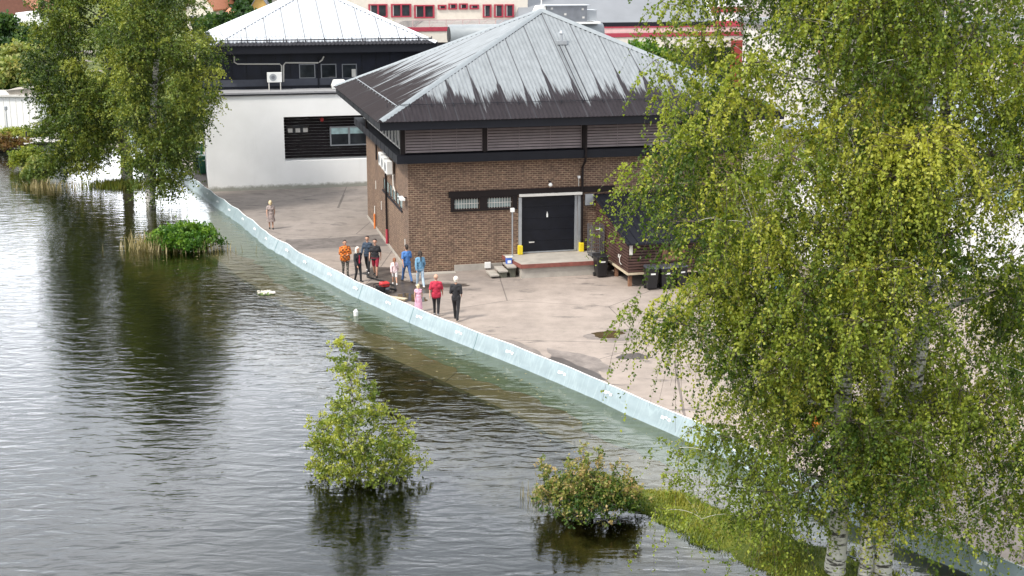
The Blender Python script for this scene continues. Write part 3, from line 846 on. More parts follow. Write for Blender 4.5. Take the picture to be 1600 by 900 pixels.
# loading dock
def dock():
    root = empty('loading_dock', C0, AZ, 'raised concrete loading dock with a rusty red edge below the black roller door', 'loading dock')
    b = MB(); b.box(5.0, 9.2, -2.35, -.062, 0, .52); b.build('base', 'concrete', root)
    b = MB(); b.quadlist([(4.6, -.064, .52), (5.0, -2.4, .52), (9.22, -2.4, .52), (9.22, -.064, .52), (4.6, -.064, .70), (5.0, -2.4, .70), (9.22, -2.4, .70), (9.22, -.064, .70)],
                         [(0, 3, 2, 1), (4, 5, 6, 7), (0, 1, 5, 4), (1, 2, 6, 5), (2, 3, 7, 6), (3, 0, 4, 7)]); b.build('deck', 'concrete', root)
    b = MB(); b.bar((4.59, -.07, .60), (4.97, -2.40, .60), .05, .19); b.bar((4.95, -2.43, .60), (9.2, -2.43, .60), .05, .19); b.build('steel_edge', 'rust_edge', root)
    r = empty('entrance_steps', W(0, 0, 0), AZ, 'three worn concrete steps climbing to the left end of the loading dock', 'steps')
    for k in range(3):
        x1 = 4.72 - k * .42 + .1; z = .54 - k * .18
        b = MB(); b.box(x1 - .42 - (.0), x1, -2.1, -1.0, z - .07, z); b.build('tread', 'concrete', r)
        if k < 2: boxo('riser_block', 'kerb_stone', r, x1 - .3, x1 - .02, -2.0, -1.1, 0, z - .072)
    t = MB(); t.tube([(0, 0, 0), (0, 0, 1.0)], .03)
    p = empty('door_post', W(5.0, -.5, .7), AZ, 'thin white post with a small box on top at the left of the loading dock', 'post')
    t = MB(); t.tube([(0, 0, .03), (0, 0, 2.2)], .035); t.build('pole', 'grey_metal', p); boxo('box_head', 'white_paint', p, -.09, .09, -.09, .09, 2.2, 2.38); t = MB(); t.lathe([(.1, 0), (.08, .04)]); t.build('foot', 'grey_metal', p)
    e = MB(); e.box(-.15, .15, -.08, .0, 0, .3); o = e.build('junction_box', 'white_paint', bevel=.01); o.location = W(3.85, -.07, .08); o.rotation_euler = (0, 0, AZ); tag(o, 'small white junction box low on the concrete plinth of the brick wall', 'junction box')
    s = empty('blue_container', W(4.62, -1.35, .54), AZ, 'small blue and white container standing on the top step beside the dock', 'container')
    boxo('body', 'blue_sign', s, -.14, .14, -.12, .12, 0, .3, bevel=.02); boxo('paper_label', 'white_paint', s, -.09, .09, -.124, -.121, .04, .18); boxo('lid', 'offwhite', s, -.15, .15, -.13, .13, .302, .34)
dock()

# timber shed on posts
def shed():
    root = empty('timber_shed', C0, AZ, 'dark slatted timber shed on short posts with a sloping black metal roof beside the dock', 'shed')
    x0, x1, y0, y1, zb = 9.35, 15.6, -5.3, -.02, .72
    def zr(y): return 3.45 + (y) * .25
    w = MB(); w.quadlist([(x0 + .05, y0 + .05, zb), (x1 - .05, y0 + .05, zb), (x1 - .05, y1, zb), (x0 + .05, y1, zb), (x0 + .05, y0 + .05, zr(y0)), (x1 - .05, y0 + .05, zr(y0)), (x1 - .05, y1, zr(y1)), (x0 + .05, y1, zr(y1))],
                         [(0, 3, 2, 1), (0, 1, 5, 4), (1, 2, 6, 5), (3, 0, 4, 7)]); w.build('inner_wall', 'dark_brown', root)
    s = MB(); z = zb
    while z < 3.3:
        ya = max(y0, (z + .1 - 3.45) / .25)
        if z < zr(y0) - .1: s.box(x0, x1, y0, y0 + .045, z, z + .09)
        if ya < y1 - .3: s.box(x0, x0 + .045, (y0 + .05 if z < zr(y0) - .1 else ya + .1), y1, z, z + .09)
        z += .135
    s.build('slats', 'slat_wood', root)
    boxo('ledge_board', 'pale_wood', root, x0 - .05, x1, y0 - .05, y0 + .12, zb - .12, zb - .03)
    boxo('ledge_board', 'pale_wood', root, x0 - .05, x0 + .08, y0 + .13, y1 - 2.3, zb - .12, zb - .03)
    boxo('floor_frame', 'dark_brown', root, x0 + .09, x1, y0 + .13, y1, zb - .2, zb - .01)
    for x in (x0 + .2, 11.6, 13.6, x1 - .2):
        for y in (y0 + .3, -2.9): boxo('post', 'wood_plank', root, x - .08, x + .08, y - .08, y + .08, 0, zb - .2)
    b = MB(); b.quadlist([(x0 - .15, y0 - .3, zr(y0 - .3)), (x1 + .2, y0 - .3, zr(y0 - .3)), (x1 + .2, y1, zr(y1)), (x0 - .15, y1, zr(y1)), (x0 - .15, y0 - .3, zr(y0 - .3) + .08), (x1 + .2, y0 - .3, zr(y0 - .3) + .08), (x1 + .2, y1, zr(y1) + .08), (x0 - .15, y1, zr(y1) + .08)],
                         [(0, 3, 2, 1), (4, 5, 6, 7), (0, 1, 5, 4), (1, 2, 6, 5), (2, 3, 7, 6), (3, 0, 4, 7)])
    k = x0
    while k < x1 + .1:
        b.bar((k, y0 - .3, zr(y0 - .3) + .1), (k, y1, zr(y1) + .1), .035, .05); k += .4
    b.build('roof', 'dark_metal', root)
    boxo('plank_patch', 'wood_plank', root, 11.0, 12.1, y0 - .03, y0 - .003, 1.2, 1.7)
    boxo('notice', 'offwhite', root, x0 + .05, x0 + .2, y0 - .03, y0 - .003, 1.55, 2.1)
    boxo('notice', 'offwhite', root, x0 - .03, x0 - .003, -4.0, -3.85, 1.15, 1.3)
    t = MB(); t.tube([(x0 - .03, -4.3, 1.35), (x0 - .1, -4.3, 1.2), (x0 - .1, -4.35, 1.0), (x0 - .03, -4.4, .9)], .02, 6); t.build('door_pull', 'offwhite', root)
M['slat_wood'] = plain('brown_stained_slats', (.07, .034, .026), .7, var=.35, scale=2)
shed()

# ------------------------------------------------------------------ bins, cage, air units
def wheelie(mat, lidmat, loc, rz, label, cat='wheelie bin', group=None, h=1.0):
    r = empty('wheelie_bin', loc, rz, label, cat, group)
    b = MB()
    s0, s1 = .22, .29
    vs = [(-s0, -.25, .06), (s0, -.25, .06), (s0, .22, .06), (-s0, .22, .06), (-s1, -.32, h), (s1, -.32, h), (s1, .36, h), (-s1, .36, h)]
    b.quadlist(vs, [(0, 3, 2, 1), (4, 5, 6, 7), (0, 1, 5, 4), (1, 2, 6, 5), (2, 3, 7, 6), (3, 0, 4, 7)]); b.build('body', mat, r, bevel=.03)
    l = MB(); l.quadlist([(-s1 - .02, -.35, h + .003), (s1 + .02, -.35, h + .003), (s1 + .02, .4, h + .003), (-s1 - .02, .4, h + .003), (-s1 + .02, -.3, h + .07), (s1 - .02, -.3, h + .07), (s1 - .02, .36, h + .09), (-s1 + .02, .36, h + .09)],
        [(0, 3, 2, 1), (4, 5, 6, 7), (0, 1, 5, 4), (1, 2, 6, 5), (2, 3, 7, 6), (3, 0, 4, 7)]); l.build('lid', lidmat, r, bevel=.015)
    boxo('label_sticker', 'white_paint', r, -.09, .13, -.312, -.302, h - .27, h - .2)
    t = MB(); t.tube([(-.25, .43, h - .02), (.25, .43, h - .02)], .018); t.bar((-.22, .36, h - .02), (-.22, .43, h - .02), .03, .03); t.bar((.22, .36, h - .02), (.22, .43, h - .02), .03, .03); t.build('handle', mat, r)
    for x in (-.24, .24):
        t = MB(); t.tube([(x - .03, .24, .1), (x + .03, .24, .1)], .1, 14); t.build('wheel', 'rubber', r)
    return r
g = 'black wheelie bins in the yard'
wheelie('black_plastic', 'black_plastic', W(8.78, -2.85), AZ + .05, 'single black wheelie bin in front of the loading dock, under the wire cage trolley', group=g, h=1.02)
wheelie('black_plastic', 'bin_lid', W(10.32, -5.78), AZ - .08, 'black wheelie bin at the corner of the timber shed, leftmost of the row of three', group=g)
wheelie('black_plastic', 'bin_lid', W(10.98, -5.82), AZ + .04, 'black wheelie bin by the timber shed, middle one of the row of three', group=g)
wheelie('black_plastic', 'bin_lid', W(11.7, -5.7), AZ + .25, 'black wheelie bin by the timber shed, turned a little, last of the row of three', group=g)
M['bin_pale'] = M['offwhite']
g = 'green bins behind the white wall'
for i, (px, py, mt, lb) in enumerate(((318, 272, 'green_plastic', 'bright green bin at the near corner of the white wall'), (308, 266, 'dark_green_plastic', 'dark green bin with a pale lid, just left of the bright green bin'),
                         (312, 250, 'green_plastic', 'green bin half hidden behind the dark green bin by the white wall'))):
    q = gp(px, py)
    wheelie(mt, 'green_plastic' if i == 0 else 'bin_pale', q, AZ + .1 - .1 * i, lb, group=g, h=1.25)

def cage():
    r = empty('cage_trolley', W(8.93, -1.5, .70), AZ, 'grey wire cage trolley on the right end of the loading dock behind a bin', 'cage trolley')
    b = MB()
    w, d, h = .30, .36, 1.6
    for x in (-w, w):
        for y in (-d, d): b.bar((x, y, .12), (x, y, h), .035, .035)
    b.build('corner_tubes', 'steel', r)
    b = MB()
    for z in np.linspace(.2, h, 9):
        for x in (-w, w): b.bar((x, -d, z), (x, d, z), .012, .012)
        b.bar((-w, d, z), (w, d, z), .012, .012); b.bar((-w, -d, z), (w, -d, z), .012, .012)
    for k in range(1, 6):
        x = -w + 2 * w * k / 6; b.bar((x, d, .15), (x, d, h), .01, .01); b.bar((x, -d, .15), (x, -d, h), .01, .01)
        y = -d + 2 * d * k / 6; b.bar((-w, y, .15), (-w, y, h), .01, .01); b.bar((w, y, .15), (w, y, h), .01, .01)
    b.build('wire_mesh', 'steel', r)
    boxo('base', 'steel', r, -w, w, -d, d, .1, .15)
    boxo('name_plate', 'white_paint', r, -.1, .1, -d - .03, -d - .015, 1.4, 1.5)
    for x in (-w + .04, w - .04):
        for y in (-d + .04, d - .04):
            t = MB(); t.tube([(x - .015, y, .05), (x + .015, y, .05)], .05, 10); t.build('wheel', 'rubber', r)
cage()

def ac(loc, rz, label, sx=.8, group=None, legs=0.0):
    r = empty('air_conditioner', loc, rz, label, 'air conditioner', group)
    boxo('casing', 'white_paint', r, -sx / 2, sx / 2, -.3, 0, 0, .65, bevel=.02)
    t = MB(); t.tube([(-.1, -.302, .33), (-.1, -.315, .33)], .23, 20); fg = t.build('fan_grille', 'grey_metal', r)
    t = MB(); t.tube([(-.1, -.316, .33), (-.1, -.325, .33)], .12, 14); t.build('fan_hub', 'steel', fg)
    for x in (-sx / 2 + .1, sx / 2 - .1):
        if legs: boxo('leg', 'offwhite', r, x - .025, x + .025, -.28, -.02, -legs, -.002)
        else: boxo('bracket', 'offwhite', r, x - .02, x + .02, -.3, .1, -.05, -.002)
    return r
for i, (y, z) in enumerate(((6.5, 4.35), (5.4, 4.3), (4.3, 4.25))):
    ac(W(-.15, y, z), AZ - math.pi / 2, ('white air conditioner on the brick side wall, the farthest of the three', 'white air conditioner on the brick side wall, the middle one of the three',
       'white air conditioner on the brick side wall, the nearest of the three')[i], group='air conditioners on the brick side wall')
t = MB(); t.tube([(0, 0, 0), (-.03, -.25, -.2), (-.02, -.3, -.7), (0, -.7, -.9)], .03, 6); t.tube([(0, .12, 0), (-.02, -.1, -.35), (-.02, -.2, -.9)], .025, 6)
o = t.build('coolant_pipe', 'offwhite'); o.location = W(-.12, 4.1, 4.35); o.rotation_euler = (0, 0, AZ); tag(o, 'bundle of pale pipes hanging below the air conditioners on the brick side wall', 'pipe')

# ------------------------------------------------------------------ the white building with the white pyramid roof
def white_building():
    FB = 26.5                         # the long white front lies this far behind the brick front
    q, rz = inframe(0, FB)
    r = empty('white_building', q, rz, 'low white building under a dark upper floor and a broad white pyramid roof', 'building')
    aL = F(325, 275, FB)[0]; ztop = F(322, 150, FB)[1]
    aO, zO1 = F(443, 183, FB); zO0 = F(446, 252, FB)[1]
    zbase = -.02
    x1 = 9.0
    b = MB()
    b.box(aL, aO, 0, 8, 0, ztop); b.box(aO, x1, 0, .3, 0, zO0); b.box(aO, x1, 0, .3, zO1, ztop); b.box(aO, x1, 1.3, 8, 0, ztop - .3)
    b.build('wall', 'white_render', r)
    boxo('flat_roof', 'roof_pale', r, aL - .08, x1, -.08, 8.2, ztop + .002, ztop + .16)
    boxo('roof_edge', 'dark_metal', r, aL - .1, x1, -.1, -.082, ztop - .04, ztop + .05)
    s = MB(); z = zO0 + .02
    while z < zO1 - .05: s.box(aO + .01, x1, 1.2, 1.26, z, z + .17); z += .2
    s.build('cladding', 'cladding', r)
    # window in the recess
    wa0, wz1 = F(515, 198, FB + 1.1); wz0 = F(517, 228, FB + 1.1)[1]
    w = MB(); ww = 2.6; w.box(wa0, wa0 + ww, 1.05, 1.19, wz1 - .08, wz1); w.box(wa0, wa0 + ww, 1.05, 1.19, wz0, wz0 + .08); w.box(wa0, wa0 + .09, 1.05, 1.19, wz0 + .082, wz1 - .082); w.box(wa0 + 1.22, wa0 + 1.34, 1.05, 1.19, wz0 + .082, wz1 - .082)
    w.box(wa0 + ww - .09, wa0 + ww, 1.05, 1.19, wz0 + .082, wz1 - .082)
    wo_ = w.build('window', 'grey_metal', r)
    boxo('pane', 'glass', wo_, wa0 + .09, wa0 + ww - .09, 1.13, 1.15, wz0 + .08, wz1 - .08)
    for k in (0, 1): boxo('blind', 'blind', wo_, wa0 + .1 + k * 1.25, wa0 + 1.21 + k * 1.25, 1.10, 1.12, wz1 - .5, wz1 - .085)
    w0 = F(446, 197, FB + 1.1); w1 = F(483, 207, FB + 1.1)
    wf = boxo('window', 'glass', r, w0[0] + .05, w1[0], 1.12, 1.19, w1[1], w0[1]); 
    for k in range(3): boxo('shelf_item', 'offwhite', wf, w0[0] + .15 + k * .5, w0[0] + .45 + k * .5, 1.09, 1.118, w1[1] + .03, w1[1] + .3)
    t = MB(); a, z = F(503, 187, FB + 1.15); t.tube([(a, 1.19, z), (a, 1.12, z)], .13, 14); t.build('alarm_bell', 'red_paint', r)
    # the dark upper floor
    UB = 2.2
    ua0 = -9.2; ua1 = 6.9
    zr = F(360, 84, FB + UB)[1] + .15
    wins = []
    for xa, xb in ((467, 493), (501, 526), (534, 558)):
        a0, z1 = F(xa, 100, FB + UB); a1, z0 = F(xb, 122, FB + UB); wins.append((a0, a1, z0, z1))
    b = MB(); wall_open(b, ua0, ua1, ztop + .165, zr, wins, 'x', UB, UB + .25); b.box(ua0, ua0 + .2, UB + .252, UB + 14, ztop + .165, zr); b.box(ua1 - .2, ua1, UB + .252, UB + 14, ztop - 4, zr)
    k = ua0 + .3
    while k < ua1: 
        if not any(a0 - .15 < k < a1 + .1 for a0, a1, _, _ in wins): b.box(k, k + .05, UB - .04, UB - .002, ztop + .17, zr, 1)
        k += .95
    b.build('upper_wall', ['navy_panel', 'dark_metal'], r)
    boxo('upper_band', 'slate_wall', r, ua0, ua1, UB - .06, UB - .042, ztop + .35, ztop + .8)
    for a0, a1, z0, z1 in wins:
        fr = MB(); fr.box(a0, a0 + .06, UB - .03, UB + .1, z0, z1); fr.box(a1 - .06, a1, UB - .03, UB + .1, z0, z1); fr.box(a0 + .062, a1 - .062, UB - .03, UB + .1, z1 - .06, z1); fr.box(a0 + .062, a1 - .062, UB - .03, UB + .1, z0, z0 + .05)
        fo = fr.build('window', 'steel', r); boxo('pane', 'glass', fo, a0 + .06, a1 - .06, UB + .03, UB + .05, z0 + .05, z1 - .06)
    boxo('curtain', 'offwhite', fo, a1 - .35, a1 - .08, UB + .0, UB + .02, z0 + .08, z0 + .6)
    # roof
    ez = F(332, 72, FB + 1.0)[1]; x0 = F(327, 72, FB + 1.0)[0]; x2 = F(683, 74, FB + 1.0)[0]
    wdt = x2 - x0
    boxo('fascia', 'dark_metal', r, x0, x2, 1.0, 1.1, ez - .55, ez - .05)
    boxo('fascia', 'dark_metal', r, x0, x0 + .1, 1.102, 1.0 + wdt, ez - .55, ez - .05); boxo('fascia', 'dark_metal', r, x2 - .1, x2, 1.102, 1.0 + wdt, ez - .55, ez - .05)
    boxo('soffit', 'dark_brown', r, x0 + .1, x2 - .1, 1.1, 1.0 + wdt, ez - .4, ez - .3)
    apex = ((x0 + x2) / 2, 1.0 + wdt / 2, ez + wdt * .235)
    rf = corrug_roof('roof', ['roof_white', 'roof_white'], r, x0 - .06, x2 + .06, .94, 1.06 + wdt, ez, apex, pitch=.25, amp=.03)
    for cx, cy in ((x0, 1.0), (x2, 1.0), (x2, 1 + wdt), (x0, 1 + wdt)):
        rb = MB(); a = Vector((cx, cy, ez + .07)); c = Vector(apex) + Vector((0, 0, .07)); d = (c - a).normalized(); sd_ = d.cross(Vector((0, 0, 1))).normalized(); up = sd_.cross(d)
        vs = []
        for p in (a, c):
            for kk, h in ((-.2, -.08), (0, .05), (.2, -.08)): vs.append(p + sd_ * kk + up * h)
        rb.quadlist(vs, [(0, 1, 4, 3), (1, 2, 5, 4)]); o = rb.build('ridge_cap', 'ridge_white', rf); s_ = o.modifiers.new('t', 'SOLIDIFY'); s_.thickness = .02
        kq = MB()
        for j in range(40):
            p = a.lerp(c, (j + .5) / 40)
            for sgn in (1, -1): kq.bar(p + sd_ * .21 * sgn - up * .1, p + sd_ * .21 * sgn - up * .1 + d * .12, .05, .03)
        kq.build('ridge_filler', 'slate_wall', rf)
    sn = MB(); n = 17
    for j in range(n):
        x = x0 + .3 + j * (wdt - .6) / (n - 1); sn.bar((x, 1.25, ez + .1), (x, 1.35, ez + .42), .05, .05)
    sn.bar((x0 + .3, 1.3, ez + .3), (x2 - .3, 1.3, ez + .3), .05, .07); sn.build('snow_guard', 'dark_metal', rf)
    t = MB()
    P = lambda px, py: (F(px, py, FB + UB - .15)[0], UB - .15, F(px, py, FB + UB - .15)[1])
    t.tube([P(366, 88), P(366, 97), P(371, 100), P(437, 100), P(440, 103), P(440, 124)], .05, 6); t.tube([P(443, 128), P(443, 102), P(446, 98), P(497, 98), P(503, 94), P(506, 88)], .05, 6)
    t.build('pipe', 'offwhite', r)
    t = MB(); t.tube([P(498, 88), P(498, 139)], .05, 6); t.build('downpipe', 'dark_metal', r)
    a, z = F(430, 142, FB + 1.2)
    ac(W(a, FB + 1.6, ztop + .16 + .5), AZ, 'white air conditioner standing on legs on the flat roof of the white building', sx=.95, legs=.5)
    a, z = F(530, 139, FB + 1.0)
    rv = empty('roof_vent', W(a, FB + 1.0, ztop + .165), AZ, 'white rounded vent housing on the flat roof beside the brick building roof', 'roof vent')
    t = MB(); t.quadlist([(-.45, -.35, 0), (.45, -.35, 0), (.45, .35, 0), (-.45, .35, 0), (-.5, -.4, .25), (.5, -.4, .25), (.5, .4, .25), (-.5, .4, .25), (-.36, -.3, .62), (.36, -.3, .62), (.36, .3, .62), (-.36, .3, .62)],
        [(0, 3, 2, 1), (0, 1, 5, 4), (1, 2, 6, 5), (2, 3, 7, 6), (3, 0, 4, 7), (4, 5, 9, 8), (5, 6, 10, 9), (6, 7, 11, 10), (7, 4, 8, 11), (8, 9, 10, 11)]); t.build('hood', 'white_paint', rv, bevel=.04)
def render_mat():
    m, nt, b = new_mat('white_render'); co = objco(nt)
    s_ = nt.nodes.new('ShaderNodeSeparateXYZ'); nt.links.new(co, s_.inputs[0])
    run = noise(nt, mapping(nt, co, (1.6, 1.6, .18)), 1, 5, .65); n = noise(nt, co, .7, 5, .6)
    c = ramp(nt, n, (.3, (.80, .80, .785)), (.7, (.86, .86, .85)))
    c = mix(nt, c, (.6, .6, .58), ramp(nt, run, (.58, 0.0), (.8, .2)))
    low = mth(nt, 'MULTIPLY_ADD', mth(nt, 'ADD', s_.outputs[2], mth(nt, 'MULTIPLY', noise(nt, co, 2.4, 5, .7), -.5)), -5.0, .6, clamp=True)
    c = mix(nt, c, (.20, .20, .15), mth(nt, 'MULTIPLY', low, .8))
    nt.links.new(c, b.inputs['Base Color']); b.inputs['Roughness'].default_value = .85
    return m
M['white_render'] = render_mat()
M['roof_pale'] = plain('grey_roof_felt', (.3, .3, .31), .8)
M['cladding'] = plain('black_stained_cladding', (.010, .007, .008), .6, var=.4, spec=.2)
M['navy_panel'] = plain('navy_wall_panels', (.006, .008, .017), .45, var=.5, scale=1.2, spec=.3)
white_building()

# ------------------------------------------------------------------ office block with red window frames
def office():
    OB = 50.0
    q, rz = inframe(0, OB)
    r = empty('office_block', q, rz, 'long cream office block with red window frames and red banded balcony behind the roofs', 'building')
    P = lambda x, y: F(x, y, OB)
    def rect(b, xa, ya, xb, yb, d0, d1):
        a0, z1 = P(xa, ya); a1, z0 = P(xb, yb); b.box(a0, a1, d0, d1, z0, z1)
    aL = P(545, 30)[0]; aR = P(1165, 60)[0]
    zt = P(700, -60)[1]
    # window rows
    groups = [(583, 614, 9, 30, 2), (619, 652, 9, 30, 2), (656, 689, 9, 30, 2), (694, 708, 9, 16, 1), (711, 725, 8, 16, 1), (728, 742, 8, 16, 1), (745, 760, 8, 16, 1), (766, 780, 9, 29, 1), (784, 799, 9, 29, 1), (801, 816, 9, 29, 1)]
    ops = []
    for xa, xb, ya, yb, n in groups:
        a0, z1 = P(xa, ya); a1, z0 = P(xb, yb); ops.append((a0, a1, round(z0, 1), round(z1, 1)))
    b = MB(); wall_open(b, aL, P(838, 20)[0], P(700, 34)[1], zt, ops, 'x', 3.0, 3.3); b.build('wall', 'cream', r)
    for (a0, a1, z0, z1), gq in zip(ops, groups):
        n = gq[4]; t = .14
        fr = MB(); fr.box(a0, a1, 2.9, 3.1, z1 - .1, z1); fr.box(a0, a1, 2.9, 3.1, z0, z0 + .1)
        for k in range(n + 1):
            x = a0 + (a1 - a0 - t) * k / n; fr.box(x, x + t, 2.9, 3.1, z0 + .102, z1 - .102)
        fo = fr.build('window', 'red_frame', r); boxo('pane', 'glass', fo, a0 + .1, a1 - .1, 3.0, 3.05, z0 + .1, z1 - .1)
        m = MB(); x = (a0 + a1) / 2; m.box(a0 + .16, a0 + .24, 2.97, 2.995, z0 + .1, z1 - .1); m.build('inner_post', 'offwhite', fo)
    # terrace and bands on the left part
    b = MB()
    a0 = P(545, 60)[0]; a1 = P(845, 60)[0]
    b.box(a0, a1, 0, 3.0, P(700, 66)[1], P(700, 49)[1]); b.build('balcony_band', 'cream', r)
    b = MB(); b.box(a0, a1, -.06, .1, P(700, 48.5)[1], P(700, 42)[1]); b.build('red_band', 'red_frame', r)
    boxo('balcony_floor', 'concrete', r, a0, a1, .102, 3.0, P(700, 49)[1] + .01, P(700, 47)[1])
    rl = MB(); z0 = P(700, 42)[1]; z1 = P(700, 31)[1]; k = P(645, 40)[0]
    while k < P(815, 40)[0]: rl.bar((k, .0, z0), (k, .0, z1), .06, .06); rl.bar((k, 0, z0), (k + .7, 0, z1 - .05), .03, .03); k += 1.4
    rl.bar((P(645, 40)[0], 0, z1), (P(815, 40)[0], 0, z1), .06, .06); rl.build('railing', 'pink_rail', r)
    boxo('lower_wall', 'slate_wall', r, a0, aR, 1.0, 3.0, 0, P(700, 66.5)[1])
    # right part: lower, deeper bands
    c0 = P(845, 60)[0] + .002
    boxo('parapet_band', 'cream', r, c0, aR, -.6, 6, P(1000, 75)[1], P(1000, 57.5)[1])
    boxo('red_band', 'red_frame', r, c0, aR + .05, -.66, -.3, P(1000, 57)[1], P(1000, 51)[1])
    boxo('upper_band', 'cream_pink', r, c0, aR, -.2, 5.9, P(1000, 50.8)[1], P(1000, 43)[1])
    boxo('red_band', 'red_frame', r, c0, aR, -.25, -.202, P(1000, 43)[1], P(1000, 41)[1])
    boxo('roof_gutter', 'dark_metal', r, c0, P(1118, 40)[0], .3, .6, P(1000, 41)[1], P(1000, 35)[1])
    for x in (1050, 1104): a = P(x, 80)[0]; boxo('post', 'offwhite', r, a, a + .12, .2, .35, P(x, 100)[1] - 1, P(x, 75)[1])
    # big grey roof
    g = MB(); A = P(812, 38); Bq = P(1118, 38); rise = 4.6; dep = 9.0
    zz = A[1]; k = P(838, 0)
    g.quadlist([(A[0], .5, zz), (Bq[0], .5, zz), (Bq[0] + 1, .5 + dep, zz + rise), (A[0] + 2.2, .5 + dep, zz + rise), (A[0], .5 + dep, zz - .5), (Bq[0], .5 + dep, zz - .5)],
               [(0, 1, 2, 3), (0, 3, 4), (1, 5, 2), (3, 2, 5, 4), (0, 4, 5, 1)]); g.build('big_roof', 'roof_grey', r)
    # stair tower at the right end
    t0, t1 = P(1120, 40)[0], P(1172, 40)[0]
    boxo('tower_wall', 'white_render', r, t0, t1, 1.5, 8, P(1140, 42)[1] + .002, P(1140, -50)[1])
    for y in (12, 34):
        a0, z1 = P(1126, y); a1, z0 = P(1160, y + 8); boxo('tower_band', 'red_frame', r, t0 - .02, t1 + .02, 1.42, 1.498, z0, z1)
    boxo('brick_base', 'red_wall', r, P(1138, 60)[0], P(1160, 60)[0], -.75, -.662, P(1150, 135)[1], P(1150, 62)[1])
M['cream_pink'] = plain('pale_pink_paint', (.66, .5, .47), .7)
M['pink_rail'] = plain('faded_pink_rail', (.5, .36, .35), .7)
office()

# ------------------------------------------------------------------ buildings glimpsed through and beyond the trees
def house(name, loc, rz, w, d, h, rise, wallm, roofm, label, wins=2, cat='house', over=.3, trim='white_paint'):
    r = empty(name, loc, rz, label, cat)
    b = MB(); b.box(-w / 2, w / 2, -d / 2, d / 2, 0, h)
    b.quadlist([(-w / 2, -d / 2, h), (w / 2, -d / 2, h), (0, -d / 2, h + rise), (-w / 2, d / 2, h), (w / 2, d / 2, h), (0, d / 2, h + rise)], [(0, 1, 2), (5, 4, 3)]); b.build('wall', wallm, r)
    q = MB(); e = over; s = rise / (w / 2); 
    for sg in (1, -1):
        q.quadlist([(0, -d / 2 - e, h + rise + .02), (sg * (w / 2 + e), -d / 2 - e, h - e * s + .02), (sg * (w / 2 + e), d / 2 + e, h - e * s + .02), (0, d / 2 + e, h + rise + .02),
                    (0, -d / 2 - e, h + rise + .17), (sg * (w / 2 + e), -d / 2 - e, h - e * s + .17), (sg * (w / 2 + e), d / 2 + e, h - e * s + .17), (0, d / 2 + e, h + rise + .17)],
                   [(0, 1, 2, 3), (7, 6, 5, 4), (0, 4, 5, 1), (3, 2, 6, 7), (1, 5, 6, 2)])
    q.build('roof', roofm, r)
    for f in range(int(h // 2.6) or 1):
        for k in range(wins):
            x = -w / 2 + w * (k + .5) / wins; z = 1.0 + f * 2.7
            fr = boxo('window', trim, r, x - .5, x + .5, -d / 2 - .05, -d / 2 - .002, z, z + 1.2); boxo('pane', 'glass', fr, x - .42, x - .03, -d / 2 - .06, -d / 2 - .052, z + .08, z + 1.12); boxo('pane', 'glass', fr, x + .03, x + .42, -d / 2 - .06, -d / 2 - .052, z + .08, z + 1.12)
    boxo('gable_trim', trim, r, -w / 2 - .02, w / 2 + .02, -d / 2 - .04, -d / 2 - .002, h - .1, h + .05)
    return r
def at_dist(px, py, Y):
    """point on the ground plane under the pixel's column, Y metres away, with the height the pixel has there"""
    a = (px - 800) / FPX; c = -(py - 450) / FPX
    dy = math.cos(PITCH) + c * math.sin(PITCH); t = Y / dy
    return Vector((a * t, Y, 0)), CAMH + t * (-math.sin(PITCH) + c * math.cos(PITCH))
def placed_house(name, pxl, pxr, pyeave, pyapex, Y, d, *a, **k):
    l, z1 = at_dist(pxl, pyeave, Y); r_, _ = at_dist(pxr, pyeave, Y); _, z2 = at_dist(pxl, pyapex, Y)
    c = (l + r_) / 2
    return house(name, (c.x, Y + d / 2, 0), k.pop('rz', 0.0), (r_ - l).length, d, z1, max(.3, z2 - z1), *a, **k)
placed_house('red_house', 338, 372, 34, 18, 165, 8, 'red_wall', 'orange_tile', 'small red wooden house at the left edge of the white pyramid roof', rz=.3)
placed_house('orange_roofed_house', 300, 345, 12, -18, 178, 9, 'cream', 'orange_tile', 'cream house with an orange tiled roof, behind the top of the left trees', rz=-.2)
placed_house('yellow_house', 378, 418, 22, -10, 170, 8, 'yellow_wall', 'roof_grey', 'yellow house with white windows and a grey roof, just above the white pyramid roof', rz=.15)
placed_house('apartment_house', 425, 560, -2, -40, 175, 10, 'cream', 'roof_grey', 'wide cream building whose wall shows on both sides of the white roof tip', wins=5, cat='building')
placed_house('brown_house', -40, 62, 24, -30, 168, 12, 'brown_red_wall', 'orange_tile', 'dark red brown building in the top left corner of the photo', wins=4, cat='building')

